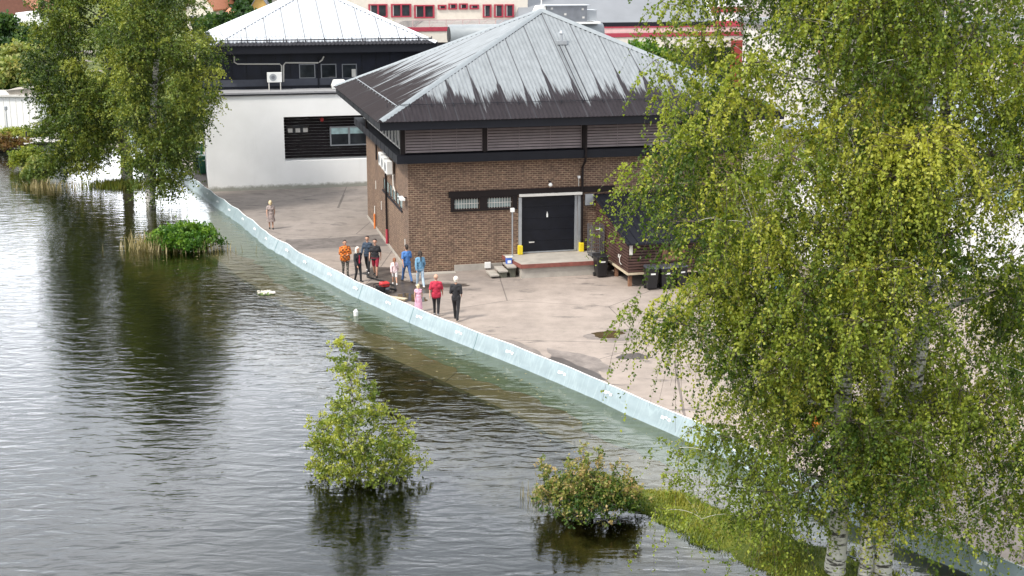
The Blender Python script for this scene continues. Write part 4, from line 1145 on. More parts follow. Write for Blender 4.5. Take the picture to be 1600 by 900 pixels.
def white_annex():
    l, zt = at_dist(-60, 28, 150)
    r = empty('white_annex', (0, 150, 0), 0, 'white annex with a flat white roof edge before the red brown building', 'building')
    a, z1 = at_dist(-60, 28, 150); b_, z2 = at_dist(36, 38, 150); c, z3 = at_dist(62, 20, 150); d, z4 = at_dist(30, 80, 150)
    boxo('roof_edge', 'white_paint', r, a.x, d.x, -.5, 6, z2, z1)
    boxo('tower', 'white_render', r, d.x + .002, c.x, -.2, 6, 0, z3)
    boxo('recess_wall', 'brown_red_wall', r, a.x, d.x, 1.5, 6, 0, z2 - .002)
    for k in range(3): boxo('window', 'glass', r, a.x + 1 + k * 2.5, a.x + 2.8 + k * 2.5, 1.45, 1.498, z2 - 1.8, z2 - .5)
white_annex()
def outbuilding():
    g = gp(30, 208, 1.0)
    Y = g.y
    a, z1 = at_dist(-60, 151, Y); b_, _ = at_dist(57, 151, Y)
    r = empty('white_outbuilding', (0, Y, 0), 0, 'low white shed with a concrete slab roof on the far left shore', 'outbuilding')
    boxo('wall', 'white_render', r, a.x, b_.x, 0, 4, .6, z1)
    m = MB(); k = a.x + .3
    while k < b_.x: m.box(k, k + .03, -.015, -.002, 1.0, z1 - .1); k += .5
    m.build('board_joint', 'offwhite', r)
    boxo('roof', 'offwhite', r, a.x - .1, b_.x + .1, -.2, 4.2, z1 + .002, z1 + .15)
    c, z2 = at_dist(14, 146, Y); d, _ = at_dist(58, 138, Y)
    q = MB(); q.quadlist([(c.x, .1, z1 + .152), (d.x, .1, z1 + .152), (d.x, 2.5, z1 + .152), (c.x, 2.5, z1 + .152), (c.x - .2, -.1, z1 + .5), (d.x + .2, -.1, z1 + .75), (d.x + .2, 2.7, z1 + .75), (c.x - .2, 2.7, z1 + .5)],
        [(0, 3, 2, 1), (4, 5, 6, 7), (0, 1, 5, 4), (1, 2, 6, 5), (2, 3, 7, 6), (3, 0, 4, 7)]); q.build('roof_slab', 'concrete', r)
    p, zz = at_dist(12, 205, Y - 2.5)
    l = empty('lamp_post', (p.x, Y - 2.5, .9), 0, 'slim pale lamp post in front of the low white shed on the far left', 'lamp post')
    t = MB(); t.tube([(0, 0, 0), (0, 0, 2.2)], [.06, .045]); t.build('pole', 'grey_metal', l); t = MB(); t.lathe([(.05, 2.2), (.13, 2.25), (.13, 2.5), (.04, 2.56)]); t.build('lamp_head', 'grey_metal', l)
    pb = MB(); pts = [gp(x, y, 1.04) for x, y in ((30, 214), (62, 205), (150, 214), (150, 224), (60, 222), (38, 226))]
    pb.quadlist([(v_.x, v_.y, 1.06) for v_ in pts], [tuple(range(6))]); o = pb.build('path', 'path_paving'); tag(o, kind='structure')
    bl, _ = at_dist(49, 220, Y - 4)
    bo = empty('bollard', (bl.x, Y - 5.0, .9), 0, 'black bollard on the pale path at the far left shore', 'bollard'); t = MB(); t.lathe([(.07, 0), (.07, .8), (.05, .86)]); t.build('post', 'rubber', bo)
outbuilding()

def right_buildings():
    # big white hall behind the near birches
    a, b = 19.5, -8.5
    r = empty('white_hall', W(a, b, 0), AZ, 'bright white hall with a blue-grey roof, seen in gaps through the near birches', 'hall')
    h = 6.3
    boxo('wall', 'white_render', r, 0, 26, 0, 9, 0, h)
    q = MB(); q.quadlist([(-.6, -.8, h), (26.6, -.8, h), (26.6, 9.6, h), (-.6, 9.6, h), (2.5, 4.4, h + 2.2), (23.5, 4.4, h + 2.2)], [(0, 3, 2, 1), (0, 1, 5, 4), (1, 2, 5), (2, 3, 4, 5), (3, 0, 4)]); q.build('roof', 'blue_grey_roof', r)
    boxo('fascia', 'dark_metal', r, -.62, 26.62, -.82, -.78, h - .25, h + .05)
    for k in range(6):
        x = 2.5 + k * 4.0
        fr = boxo('window', 'grey_metal', r, x, x + 2.2, -.05, -.002, 3.6, 4.9); boxo('pane', 'blind', fr, x + .1, x + 1.05, -.06, -.052, 3.7, 4.8); boxo('pane', 'blind', fr, x + 1.15, x + 2.1, -.06, -.052, 3.7, 4.8)
    boxo('plinth', 'concrete', r, -.03, 26.03, -.04, -.003, 0, .4)
    g = boxo('gate_door', 'slate_wall', r, 9.0, 10.1, -.06, -.002, .4, 2.4)
    # far grey block above it
    r = empty('grey_block', W(36, 34, 0), AZ, 'grey rendered block high behind the crowns of the near birches', 'building')
    boxo('wall', 'offwhite', r, 0, 24, 0, 12, 0, 9.5); boxo('flat_roof', 'roof_grey', r, -.4, 24.4, -.4, 12.4, 9.502, 9.9)
    for k in range(7):
        fr = boxo('window', 'red_frame', r, 1.2 + k * 3.2, 3.2 + k * 3.2, -.05, -.002, 6.6, 8.0); boxo('pane', 'glass', fr, 1.3 + k * 3.2, 3.1 + k * 3.2, -.06, -.052, 6.7, 7.9)
right_buildings()

# ------------------------------------------------------------------ vegetation
def unit(v): return v / np.maximum(np.linalg.norm(v, axis=-1, keepdims=True), 1e-9)
def leaves(rng, pos, size, aspect=.72, down=.5, tone=None, spread=.25):
    """one folded rhombic leaf at each position"""
    n = len(pos)
    a = rng.normal(size=(n, 3)); a[:, 2] -= down * 1.6; a = unit(a)
    r = rng.normal(size=(n, 3)); b = unit(np.cross(a, r))
    nn = np.cross(a, b)
    L_ = size * rng.uniform(.6, 1.25, (n, 1)); Wd = L_ * aspect
    p0 = pos; p2 = pos + a * L_
    c = pos + a * L_ * .45
    p1 = c + b * Wd * .5 + nn * L_ * .12; p3 = c - b * Wd * .5 + nn * L_ * .12
    v = np.stack([p0, p1, p2, p3], 1).reshape(-1, 3)
    f = np.arange(n * 4).reshape(n, 4)
    t = np.clip((tone if tone is not None else .5) + rng.normal(size=n) * spread, 0, 1)
    return v, f, t
def limb_np(pts, rads, n=5):
    pts = np.asarray(pts, float); m = len(pts)
    d = np.gradient(pts, axis=0); d = unit(d)
    ref = np.where(np.abs(d[:, 2:3]) < .9, np.array([[0, 0, 1.0]]), np.array([[1.0, 0, 0]]))
    x = unit(np.cross(d, ref)); y = np.cross(d, x)
    an = np.linspace(0, 2 * math.pi, n, endpoint=False)
    v = pts[:, None] + (x[:, None] * np.cos(an)[None, :, None] + y[:, None] * np.sin(an)[None, :, None]) * np.asarray(rads)[:, None, None]
    i = np.arange(m * n).reshape(m, n)
    f = np.stack([i[:-1], np.roll(i, -1, 1)[:-1], np.roll(i, -1, 1)[1:], i[1:]], -1).reshape(-1, 4)
    return v.reshape(-1, 3), f
class Acc:
    def __init__(s): s.v = []; s.f = []; s.t = []; s.n = 0
    def add(s, v, f, t=None):
        s.v.append(v); s.f.append(f + s.n); s.n += len(v)
        s.t.append(np.zeros(len(f)) if t is None else t)
    def get(s): return np.concatenate(s.v), np.concatenate(s.f), np.concatenate(s.t)

def pixel_of(p):
    q = Vector(p) - Vector((0, 0, CAMH)); d = q.y * math.cos(PITCH) - q.z * math.sin(PITCH)
    return 800 + FPX * q.x / d, 450 - FPX * (q.y * math.sin(PITCH) + q.z * math.cos(PITCH)) / d
def open_gaps(clumps, base, gaps, rng, keep=.12):
    """thin the crown where the real one has openings: (x, y, radius) surveyed on the photograph"""
    out = []
    for c in clumps:
        x, y = pixel_of((base[0] + c[0], base[1] + c[1], base[2] + c[2] - .35))
        if any(math.hypot(x - gx, (y - gy) * .8) < gr + 12 for gx, gy, gr in gaps) and rng.uniform() > keep: continue
        out.append(c)
    return np.array(out)
BIRCH_GAPS = [(1302, 825, 34), (1372, 820, 34), (1290, 170, 30), (1295, 300, 34), (1240, 110, 30), (1415, 90, 24), (1408, 440, 28), (1400, 480, 24), (1240, 420, 26), (1480, 330, 34), (1530, 525, 34), (1275, 720, 26), (1302, 870, 50), (1375, 860, 46), (1190, 60, 26), (1550, 60, 24),
              (1130, 60, 22), (1180, 230, 22), (1480, 170, 26), (1100, 640, 26), (1180, 700, 26), (1560, 380, 28), (1400, 590, 26), (1330, 640, 20), (1024, 432, 24), (1040, 400, 12)]
def tree(name, base, trunks, clumps, label, cat='tree', group=None, leafmat='leaf_near', bark='birch_bark', leaf=.08, strands=34, perstrand=18, slen=(.5, 1.1), droop=.9, seed=1,
         limb_r=.035, twig_every=3, outdir=.5, down=.6, tone_sp=.2):
    """trunks: list of (points, radii) relative to base; clumps: array (n,5) x y z r tone"""
    rng = np.random.default_rng(seed)
    root = empty(name, base, 0, label, cat, group)
    clumps = np.asarray(clumps, float)
    tr = Acc(); nodes = []; 
    for pts, rads in trunks:
        pts = np.asarray(pts, float); t = np.linspace(0, 1, max(14, len(pts) * 5)); k = np.linspace(0, 1, len(pts))
        P_ = np.stack([np.interp(t, k, pts[:, j]) for j in range(3)], 1)
        P_[1:-1, :2] += rng.normal(size=(len(t) - 2, 2)) * .012
        rr = np.interp(t, k, rads)
        v, f = limb_np(P_, rr, 10); tr.add(v, f)
        for q, r_ in zip(P_, rr):
            if q[2] > .12 * pts[-1][2]: nodes.append((*q, r_, 0))
    nodes = [list(n_) for n_ in nodes]
    N = np.array(nodes)
    dist0 = np.min(np.linalg.norm(clumps[:, None, :3] - N[None, :, :3], axis=2), axis=1)
    br = Acc()
    for i in np.argsort(dist0):
        c = clumps[i, :3]
        N = np.array(nodes)
        d = c - N[:, :3]; dl = np.linalg.norm(d, axis=1)
        hor = np.linalg.norm(d[:, :2], axis=1)
        cost = dl * (1 + .10 * N[:, 4]) + np.maximum(0, (.25 * hor - d[:, 2])) * 1.4
        j = int(np.argmin(cost)); s = N[j, :3]
        L_ = dl[j]; m = 7
        t = np.linspace(0, 1, m)[:, None]
        mid = (s + c) / 2 + np.array([0, 0, .18 * L_]) + rng.normal(size=3) * .07 * L_
        P_ = (1 - t) ** 2 * s + 2 * t * (1 - t) * mid + t ** 2 * c
        r0 = min(N[j, 3] * .6, limb_r * (.5 + L_ * .45)); rr = np.linspace(r0, max(.006, r0 * .3), m)
        v, f = limb_np(P_, rr, 5); tr.add(v, f)
        for q, r_ in zip(P_[2:], rr[2:]): nodes.append([*q, r_, N[j, 4] + 1])
    lf = Acc()
    tw = Acc()
    for c in clumps:
        R_ = c[3]; n = max(4, int(strands * (R_ / .8) ** 2))
        u_ = unit(rng.normal(size=(n, 3))) * (rng.uniform(0, 1, (n, 1)) ** .5) * R_
        u_[:, 2] *= .62
        st = c[:3] + u_
        dr = unit(u_ * outdir + rng.normal(size=(n, 3)) * .35 * R_ + np.array([0, 0, .12 * R_]))
        ln = rng.uniform(slen[0], slen[1], (n, 1))
        t = np.sort(rng.uniform(0, 1, (n, perstrand)), axis=1)
        P_ = st[:, None] + dr[:, None] * (t * ln * .7)[..., None]
        P_[..., 2] -= droop * ln * t ** 1.6
        P_ = P_ + rng.normal(size=P_.shape) * .026 * (leaf / .08)
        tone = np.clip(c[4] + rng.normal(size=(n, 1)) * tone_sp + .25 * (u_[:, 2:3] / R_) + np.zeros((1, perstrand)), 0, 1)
        v, f, tt = leaves(rng, P_.reshape(-1, 3), leaf, down=down, tone=tone.reshape(-1), spread=.07)
        lf.add(v, f, tt)
        for k in range(0, n, twig_every):
            ts = np.linspace(0, 1, 4)
            q = st[k] + dr[k] * (ts * ln[k] * .7)[:, None]; q[:, 2] -= droop * ln[k] * ts ** 1.6
            q = np.vstack([c[:3], q]); v, f = limb_np(q, np.linspace(.009, .003, 5), 3); tw.add(v, f)
    v, f, _ = tr.get(); mesh_np('trunk', v, f, [bark], parent=root, smooth=True)
    v, f, t = lf.get()
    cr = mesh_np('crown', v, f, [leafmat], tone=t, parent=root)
    v, f, _ = tw.get(); mesh_np('twigs', v, f, ['brown_bark'], parent=cr)
    return root

def crown_clumps(rng, n, zs, cx, cy, rl, rr, rd, rmin=.5, rmax=1.0, shell=.35, tone=.45, tvar=.22, gap=0.0, gseed=0):
    """clump centres inside a crown whose left, right and depth radii change with height (lists over zs)"""
    out = []
    hh = np.array(zs); w = np.interp(np.linspace(0, 1, 200), np.linspace(0, 1, len(zs)), np.maximum(np.array(rl) + np.array(rr), .1) * np.array(rd))
    zz = np.interp(np.linspace(0, 1, 200), np.linspace(0, 1, len(zs)), hh)
    dz = np.gradient(zz); w = np.maximum(w, 0) * np.abs(dz) + 1e-9; w /= w.sum()
    tries = 0
    while len(out) < n and tries < 60000:
        tries += 1
        z = zz[rng.choice(200, p=w)] + rng.uniform(-.2, .2)
        a, b, d = (np.interp(z, hh, q) for q in (rl, rr, rd)); ccx = np.interp(z, hh, cx); ccy = np.interp(z, hh, cy)
        th = rng.uniform(0, 2 * math.pi); rad = math.sqrt(rng.uniform(shell ** 2, 1))
        x = math.cos(th) * rad; x *= (b if x > 0 else a); y = math.sin(th) * rad * d
        q = np.array([ccx + x, ccy + y, z])
        if gap and math.sin(q[0] * 1.7 + gseed) * math.sin(q[1] * 1.9 + 2 + gseed) * math.sin(q[2] * 1.6 + gseed * 2) < -gap: continue
        r_ = rng.uniform(rmin, rmax)
        if any(np.linalg.norm(q - o[:3]) < .62 * (r_ + o[3]) * .8 for o in out) and tries < 30000: continue
        out.append(np.array([*q, r_, np.clip(tone + rng.normal() * tvar, 0, 1)]))
    return np.array(out)

# --- the near birches on the bank (they rise past the camera's own height)
def at_dist(px, py, Y):
    """the point Y metres ahead under a pixel's column, and the height the pixel has there"""
    a = (px - 800) / FPX; c = -(py - 450) / FPX
    dy = math.cos(PITCH) + c * math.sin(PITCH); t = Y / dy
    return Vector((a * t, Y, 0)), CAMH + t * (-math.sin(PITCH) + c * math.cos(PITCH))
def near_birches():
    rng = np.random.default_rng(5)
    b1 = gp(1305, 898, .35); b1.z = .35
    b2 = gp(1352, 905, .35); b2.z = .35
    # first birch: slightly left, crown reaching out over the yard
    zs = [1.6, 2.6, 4, 5.4, 6.4, 7.5, 8.4, 9.6, 11, 13, 15, 17]
    rl = [1.9, 3.5, 3.7, 3.9, 4.6, 3.3, 4.0, 4.5, 4.1, 3.7, 3.5, .8]
    rr = [.3, .9, 1.6, 1.7, 1.9, 1.8, 1.8, 1.7, 1.7, 1.7, 1.4, .5]
    rd = [.8, 2.6, 3.1, 3.3, 3.5, 3.3, 3.5, 3.4, 3.3, 3.0, 2.4, .8]
    cx = [0] * 12
    c = crown_clumps(rng, 265, zs, cx, [0.0] * 12, rl, rr, rd, .5, .95, .3, gap=.22, tvar=.3, gseed=1.0)
    ex = []
    for px, py, r_ in ((1046, 12, .5), (1060, 55, .45), (1032, 170, .42), (1068, 130, .4), (1022, 140, .4), (1095, 105, .5), (1040, 215, .5), (1085, 30, .55), (1000, 305, .5), (1012, 345, .55), (1085, 250, .6), (1120, 190, .6), (1130, 90, .6), (1040, 270, .55),
                       (1045, 60, .3), (1030, 105, .3), (1110, 250, .6), (990, 520, .45), (1012, 560, .4), (1005, 480, .45), (1060, 740, .4), (1048, 790, .35), (1040, 835, .3), (1095, 850, .35), (1135, 800, .5), (1165, 850, .4), (1105, 715, .5), (1150, 760, .5), (1210, 780, .5), (1200, 640, .6), (1150, 600, .6), (1240, 660, .6),
                       (1110, 480, .6), (1150, 520, .6), (1200, 480, .6)):
        q, z = at_dist(px, py, b1.y + rng.uniform(-.8, .8)); ex.append((q.x - b1.x, q.y - b1.y, z + .3, r_, np.clip(.5 + rng.normal() * .2, 0, 1)))
    c = open_gaps(np.vstack([c, np.array(ex)]), b1, BIRCH_GAPS, rng)
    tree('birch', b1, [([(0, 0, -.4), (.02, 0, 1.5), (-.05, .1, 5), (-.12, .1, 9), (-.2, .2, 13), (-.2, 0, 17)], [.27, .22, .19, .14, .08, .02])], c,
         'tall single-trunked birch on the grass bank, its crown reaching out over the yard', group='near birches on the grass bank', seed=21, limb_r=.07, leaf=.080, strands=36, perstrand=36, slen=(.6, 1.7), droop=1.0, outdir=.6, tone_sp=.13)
    zs = [1.3, 2.4, 4, 5.5, 7, 8.5, 10, 11.5, 13, 15, 17]
    rl = [.4, 1.0, 1.5, 1.6, 1.6, 1.6, 1.8, 2.0, 2.2, 2.0, .6]
    rr = [3.2, 4.3, 4.6, 4.7, 4.6, 4.5, 4.4, 4.3, 4.0, 3.0, .8]
    rd = [1.4, 2.6, 3.2, 3.4, 3.5, 3.5, 3.4, 3.3, 3.0, 2.4, .8]
    c = crown_clumps(rng, 260, zs, [.3] * 11, [0.0] * 11, rl, rr, rd, .5, .95, .3, gap=.22, tvar=.3, gseed=2.2)
    c = open_gaps(c, b2, BIRCH_GAPS, rng)
    tree('birch', b2, [([(0, 0, -.4), (-.03, 0, 1.2), (.25, .1, 5), (.6, .2, 9), (.9, .1, 13), (.9, 0, 17)], [.17, .15, .13, .1, .06, .02]),
                       ([(.42, .05, -.4), (.42, .0, 1.2), (.75, -.1, 4), (1.05, .1, 7), (1.1, .2, 10), (1.35, .2, 13), (1.5, 0, 16.5)], [.25, .21, .19, .16, .12, .08, .02])], c,
         'tall birch with a forked double trunk on the grass bank, right of the single-trunked one', group='near birches on the grass bank', seed=22, limb_r=.07, leaf=.080, strands=36, perstrand=36, slen=(.6, 1.7), droop=1.0, outdir=.6, tone_sp=.13)
near_birches()

# --- two old birches standing in the water on the left
def left_birches():
    rng = np.random.default_rng(9)
    b1 = gp(199, 286, WL); b2 = gp(236, 322, WL)
    zs = [1.2, 2.5, 4, 6, 8, 10, 12, 14, 16]
    c = crown_clumps(rng, 150, zs, [-2.5, -2.3, -1.6, -1.4, -1.2, -1, -.8, -.6, 0], [0] * 9, [1.0, 2.6, 3.6, 3.9, 4.2, 4.2, 3.9, 3.0, .8], [1.0, 2.2, 2.8, 3.2, 3.4, 3.4, 3.2, 2.4, .8], [1.0, 3, 4, 4.4, 4.5, 4.4, 4.0, 2.8, .8], .8, 1.45, .3, tone=.4, gap=.42, gseed=.4)
    c = open_gaps(c, (b1.x, b1.y, 0), [(197, 272, 26), (150, 105, 20), (140, 50, 18), (215, 200, 14)], rng, .15)
    tree('birch', (b1.x, b1.y, 0), [([(0, 0, -.6), (0, 0, 2), (-.4, 0, 6), (-.9, 0, 10), (-1.1, .2, 15.6)], [.42, .34, .26, .17, .03])], c,
         'big old birch standing in the flood water, the broader and farther of the left pair', group='birches standing in the flood water', seed=31, leafmat='leaf_far', bark='far_bark',
         leaf=.15, strands=34, perstrand=15, slen=(.6, 1.3), droop=.5, limb_r=.05, twig_every=6)
    zs = [.8, 1.8, 3, 5, 7, 9, 11, 13, 15.2]
    c = crown_clumps(rng, 120, zs, [.3, .5, .7, 1.0, 1.0, 1.0, .9, .6, .2], [0] * 9, [.7, 1.2, 1.6, 2.3, 2.6, 2.7, 2.6, 2.0, .6], [.7, 1.3, 2.1, 2.7, 3.2, 3.4, 3.0, 2.2, .6], [.8, 1.4, 2.2, 3, 3.2, 3.2, 3, 2.3, .6], .7, 1.2, .25, tone=.52, gap=.45, gseed=1.4)
    ex = []
    for px, py, r_ in ((262, 250, .9), (285, 275, .7), (240, 285, .8), (262, 300, .7), (222, 300, .6), (250, 318, .5), (290, 240, .8), (210, 265, .8), (275, 225, .9), (300, 215, .7), (232, 250, .9)):
        q, z = at_dist(px, py, b2.y + rng.uniform(-1.2, .8)); ex.append((q.x - b2.x, q.y - b2.y, z + .4, r_, .5))
    c = open_gaps(np.vstack([c, np.array(ex)]), (b2.x, b2.y, 0), [(316, 258, 14), (258, 150, 8)], rng, .1)
    tree('birch', (b2.x, b2.y, 0), [([(0, 0, -.6), (0, 0, 2), (.5, 0, 6), (.9, .1, 10), (1.1, .2, 14.8)], [.32, .26, .2, .13, .03])], c,
         'slimmer pale-trunked birch standing in the flood water, nearer one of the left pair', group='birches standing in the flood water', seed=32, leafmat='leaf_far', bark='birch_bark',
         leaf=.14, strands=34, perstrand=15, slen=(.6, 1.4), droop=.65, limb_r=.045, twig_every=6)
left_birches()

# --- young birch in the water
def sapling():
    rng = np.random.default_rng(15)
    b = gp(562, 748, WL)
    zs = [.35, .8, 1.3, 2.0, 2.8, 3.6, 4.5]
    c = crown_clumps(rng, 85, zs, [.1, .1, .05, 0, -.15, -.2, -.25], [0] * 7, [1.35, 1.5, 1.4, 1.2, .8, .45, .15], [2.2, 1.9, 1.5, 1.15, .75, .4, .12], [1.1, 1.2, 1.2, 1.0, .7, .45, .15], .2, .42, .1, tone=.5)
    tree('young_birch', (b.x, b.y, 0), [([(0, 0, -.5), (.02, 0, .8), (-.12, 0, 2.2), (-.25, 0, 4.3)], [.06, .05, .035, .008])], c,
         'young cone-shaped birch rising out of the flood water between the camera and the barrier', seed=41, leafmat='leaf_sapling', bark='birch_bark', leaf=.085, strands=95, perstrand=13, slen=(.2, .5), droop=.15,
         limb_r=.012, twig_every=4, down=.0, outdir=1.0)
sapling()

# --- shrubs
def shrub(name, base, cl, label, leafmat, leaf, seed, group=None, bark='brown_bark', strands=60, per=8, slen=(.15, .4), droop=.1, stems=8, cat='shrub', tone_sp=.2):
    cl = np.asarray(cl, float)
    rng = np.random.default_rng(seed)
    tr = []
    for k in range(stems):
        j = rng.integers(len(cl)); q = cl[j]
        tr.append(([(q[0] * .25, q[1] * .25, -.3), (q[0] * .6, q[1] * .6, q[2] * .5), (q[0], q[1], q[2])], [.03, .02, .008]))
    return tree(name, base, tr, cl, label, cat, group, leafmat, bark, leaf, strands, per, slen, droop, seed, limb_r=.01, twig_every=5, down=0.0, outdir=1.0, tone_sp=tone_sp)
def blob_clumps(seed, n, rx, ry, h, r0, r1, tone=.5, zmin=.2):
    rng = np.random.default_rng(seed); out = []
    for _ in range(n):
        th = rng.uniform(0, 6.283); q = math.sqrt(rng.uniform(0, 1))
        x, y = math.cos(th) * q * rx, math.sin(th) * q * ry
        z = zmin + (h - zmin) * math.sqrt(max(0, 1 - q * q * .9)) * rng.uniform(.45, 1)
        out.append((x, y, z, rng.uniform(r0, r1), np.clip(tone + rng.normal() * .15, 0, 1)))
    return out
b = gp(293, 383, .3)
shrub('green_shrub', (b.x, b.y, .05), blob_clumps(3, 70, 1.75, 1.5, 1.35, .22, .42, .5), 'dense bright green shrub growing out of the water beside the far part of the barrier', 'leaf_green', .15, 51, strands=120, per=8)
b = gp(918, 800, .3)
cl = blob_clumps(4, 140, 1.35, 1.1, 1.1, .2, .36, .32)
rng_ = np.random.default_rng(8)
for k in range(34):
    x = rng_.uniform(-1.15, 1.15); y = rng_.uniform(-.7, .9)
    hh = rng_.uniform(1.1, 2.0) * (1 - .25 * abs(x))
    for z in np.linspace(.8, hh, 5): cl.append((x * (1 + .15 * z), y * (1 + .1 * z), z, .07 + .05 * (hh - z), .7))
shrub('leggy_shrub', (b.x, b.y, .15), cl, 'leggy shrub with tan and yellow leaves in the water beside the grass bank', 'leaf_tan', .075, 52, strands=90, per=8, slen=(.08, .26), droop=.08, stems=22, tone_sp=.28)
for i, (px, py, rx, h, lm, lb, tn) in enumerate(((66, 284, 1.2, 1.9, 'leaf_pale', 'pale grey-green willow bush standing in the water left of the old birches', .5), (42, 262, 1.1, 1.8, 'leaf_sapling', 'fresh green bush in the water at the far left, behind the pale willow bush', .5),
                                 (14, 238, 1.8, 1.5, 'leaf_red', 'reddish bush on the far left shore in front of the low white shed', .5), (30, 214, 2.0, .8, 'leaf_sapling', 'low light green hedge plants below the low white shed', .6))):
    b = gp(px, py, .3 if i < 3 else 1.0)
    shrub('bush', (b.x, b.y, b.z - .2), blob_clumps(20 + i, 30, rx, 1.0, h, .3, .5, tn), lb, lm, .17, 60 + i, strands=60, per=8, group=None)
# straw-coloured reeds by the green shrub
def reeds(name, loc, n, rx, ry, h, mat, label, seed, cat='reeds', wdt=.02, lean=.35):
    rng = np.random.default_rng(seed)
    x = rng.normal(size=n) * rx * .5; y = rng.normal(size=n) * ry * .5; hh = h * rng.uniform(.5, 1.1, n)
    a = rng.uniform(0, 6.283, n); l = rng.uniform(0, lean, n) * hh
    b0 = np.stack([x, y, np.full(n, -.25)], 1); tip = np.stack([x + np.cos(a) * l, y + np.sin(a) * l, hh], 1); mid = (b0 + tip) / 2; mid[:, 2] += .12 * hh
    s = np.stack([-np.sin(a), np.cos(a), np.zeros(n)], 1) * wdt
    v = np.stack([b0 - s, b0 + s, mid + s, mid - s, tip + s * .2, tip - s * .2], 1).reshape(-1, 3)
    i = np.arange(n)[:, None] * 6
    f = np.concatenate([i + np.array([[0, 1, 2, 3]]), i + np.array([[3, 2, 4, 5]])])
    t = np.tile(rng.uniform(.1, 1, n), 2)
    o = mesh_np(name, v, f, [mat], tone=t); o.location = loc
    return tag(o, label, cat)
b = gp(238, 386, .3); reeds('reeds', (b.x, b.y, .1), 230, 1.5, 1.0, .95, 'straw', 'tuft of dry straw-coloured reeds at the left foot of the bright green shrub', 71, lean=.8)
b = gp(300, 390, .3); reeds('reeds', (b.x, b.y, .1), 130, 2.6, .5, .65, 'straw', 'thin row of dry stalks along the water side of the bright green shrub', 72, lean=.5)
b = gp(190, 288, .3); reeds('grass_tuft', (b.x, b.y, .25), 1500, 2.2, 1.3, .38, 'grass', 'small green grass mound at the foot of the farther left birch', 73, 'grass', lean=.6)
b = gp(70, 292, .3); reeds('reeds', (b.x, b.y, .1), 200, 2.0, .8, .7, 'straw', 'pale reeds in the water beside the willow bush on the far left', 74, lean=.8)
b = gp(845, 775, .3); reeds('reeds', (b.x, b.y, .1), 60, .5, .4, .6, 'straw', 'few thin dry stalks sticking out of the water left of the leggy shrub', 75, lean=.4, wdt=.01)

# grass on the bank
def bank_grass():
    rng = np.random.default_rng(77); n = 60000
    k = rng.uniform(0, len(STRIP) - 1.001, n); i = k.astype(int); fr = k - i
    S = np.array(STRIP); p = S[i] * (1 - fr[:, None]) + S[i + 1] * fr[:, None]
    d = S[i + 1, :2] - S[i, :2]; d = d / np.linalg.norm(d, axis=1, keepdims=True); nn = np.stack([d[:, 1], -d[:, 0]], 1)
    off = rng.uniform(-1.25, 1.25, n) * p[:, 2]
    x = p[:, 0] + nn[:, 0] * off; y = p[:, 1] + nn[:, 1] * off
    z, s, _, _ = ground_height(x, y)
    clump = np.sin(x * 5 + 1) * np.sin(y * 4.3) + np.sin(x * 1.9 - y * 2.3)
    keep = (z > WL - .1) & (s > .5) & (rng.uniform(-1.4, 2, n) < clump + 1.2)
    x, y, z = x[keep], y[keep], z[keep]; n = len(x)
    hh = rng.uniform(.03, .11, n) * (1 + .5 * np.sin(x * 3)); a = rng.uniform(0, 6.283, n); l = hh * rng.uniform(.2, 1.0, n)
    b0 = np.stack([x, y, z - .01], 1); tip = b0 + np.stack([np.cos(a) * l, np.sin(a) * l, hh], 1)
    s_ = np.stack([-np.sin(a), np.cos(a), np.zeros(n)], 1) * .012
    v = np.stack([b0 - s_, b0 + s_, tip + s_ * .3, tip - s_ * .3], 1).reshape(-1, 3)
    f = np.arange(n * 4).reshape(n, 4)
    t = np.clip(.5 + .3 * np.sin(x * 2.1 + y) + rng.normal(size=n) * .2, 0, 1)
    tag(mesh_np('bank_grass', v, f, ['grass'], tone=t), kind='stuff')
bank_grass()

# --- background trees
def bgtree(px, py, Y, rx, h, leafmat, label, seed, zb=0.0, n=34, group=None):
    p, z = at_dist(px, py, Y)
    cl = blob_clumps(seed, n, rx, rx, h, rx * .22, rx * .4, .5, zmin=h * .35)
    return tree('leafy_tree', (p.x, Y, zb), [([(0, 0, -.3), (0, 0, h * .5), (0, 0, h * .8)], [.25, .18, .05])], cl, label, 'tree', group, leafmat, 'brown_bark', .42, 46, 8, (.4, .9), .3, seed, limb_r=.04, twig_every=9, down=0.0, outdir=1.0)
bgtree(8, 100, 128, 3.6, 7.2, 'leaf_dark', 'round dark green tree at the far left behind the low white shed', 81, zb=2.2)
bgtree(-20, 105, 122, 3.4, 5.2, 'leaf_dark', 'dark tree cut off by the left edge of the photo', 82, zb=2.2)
bgtree(40, 60, 118, 2.4, 6.0, 'leaf_pale', 'light olive tree between the far left dark tree and the old birch', 83, zb=1.8, n=24)
bgtree(362, 10, 150, 4.0, 10.5, 'leaf_dark', 'dark green tree above the left slope of the white pyramid roof', 84)
bgtree(398, 12, 186, 4.5, 12.5, 'leaf_dark', 'dark green tree far behind the yellow house', 85)
p = W(19.3, 24, 0); cl = blob_clumps(86, 40, 3.4, 2.2, 9.6, .7, 1.1, .45, zmin=4.5)
tree('leafy_tree', p, [([(0, 0, 0), (0, 0, 4), (0, 0, 7.5)], [.2, .16, .05])], cl, 'small green tree showing above the right slope of the worn blue roof', 'tree', None, 'leaf_green', 'brown_bark', .3, 40, 8, (.3, .7), .3, 86, limb_r=.04, twig_every=9, down=0.0, outdir=1.0)
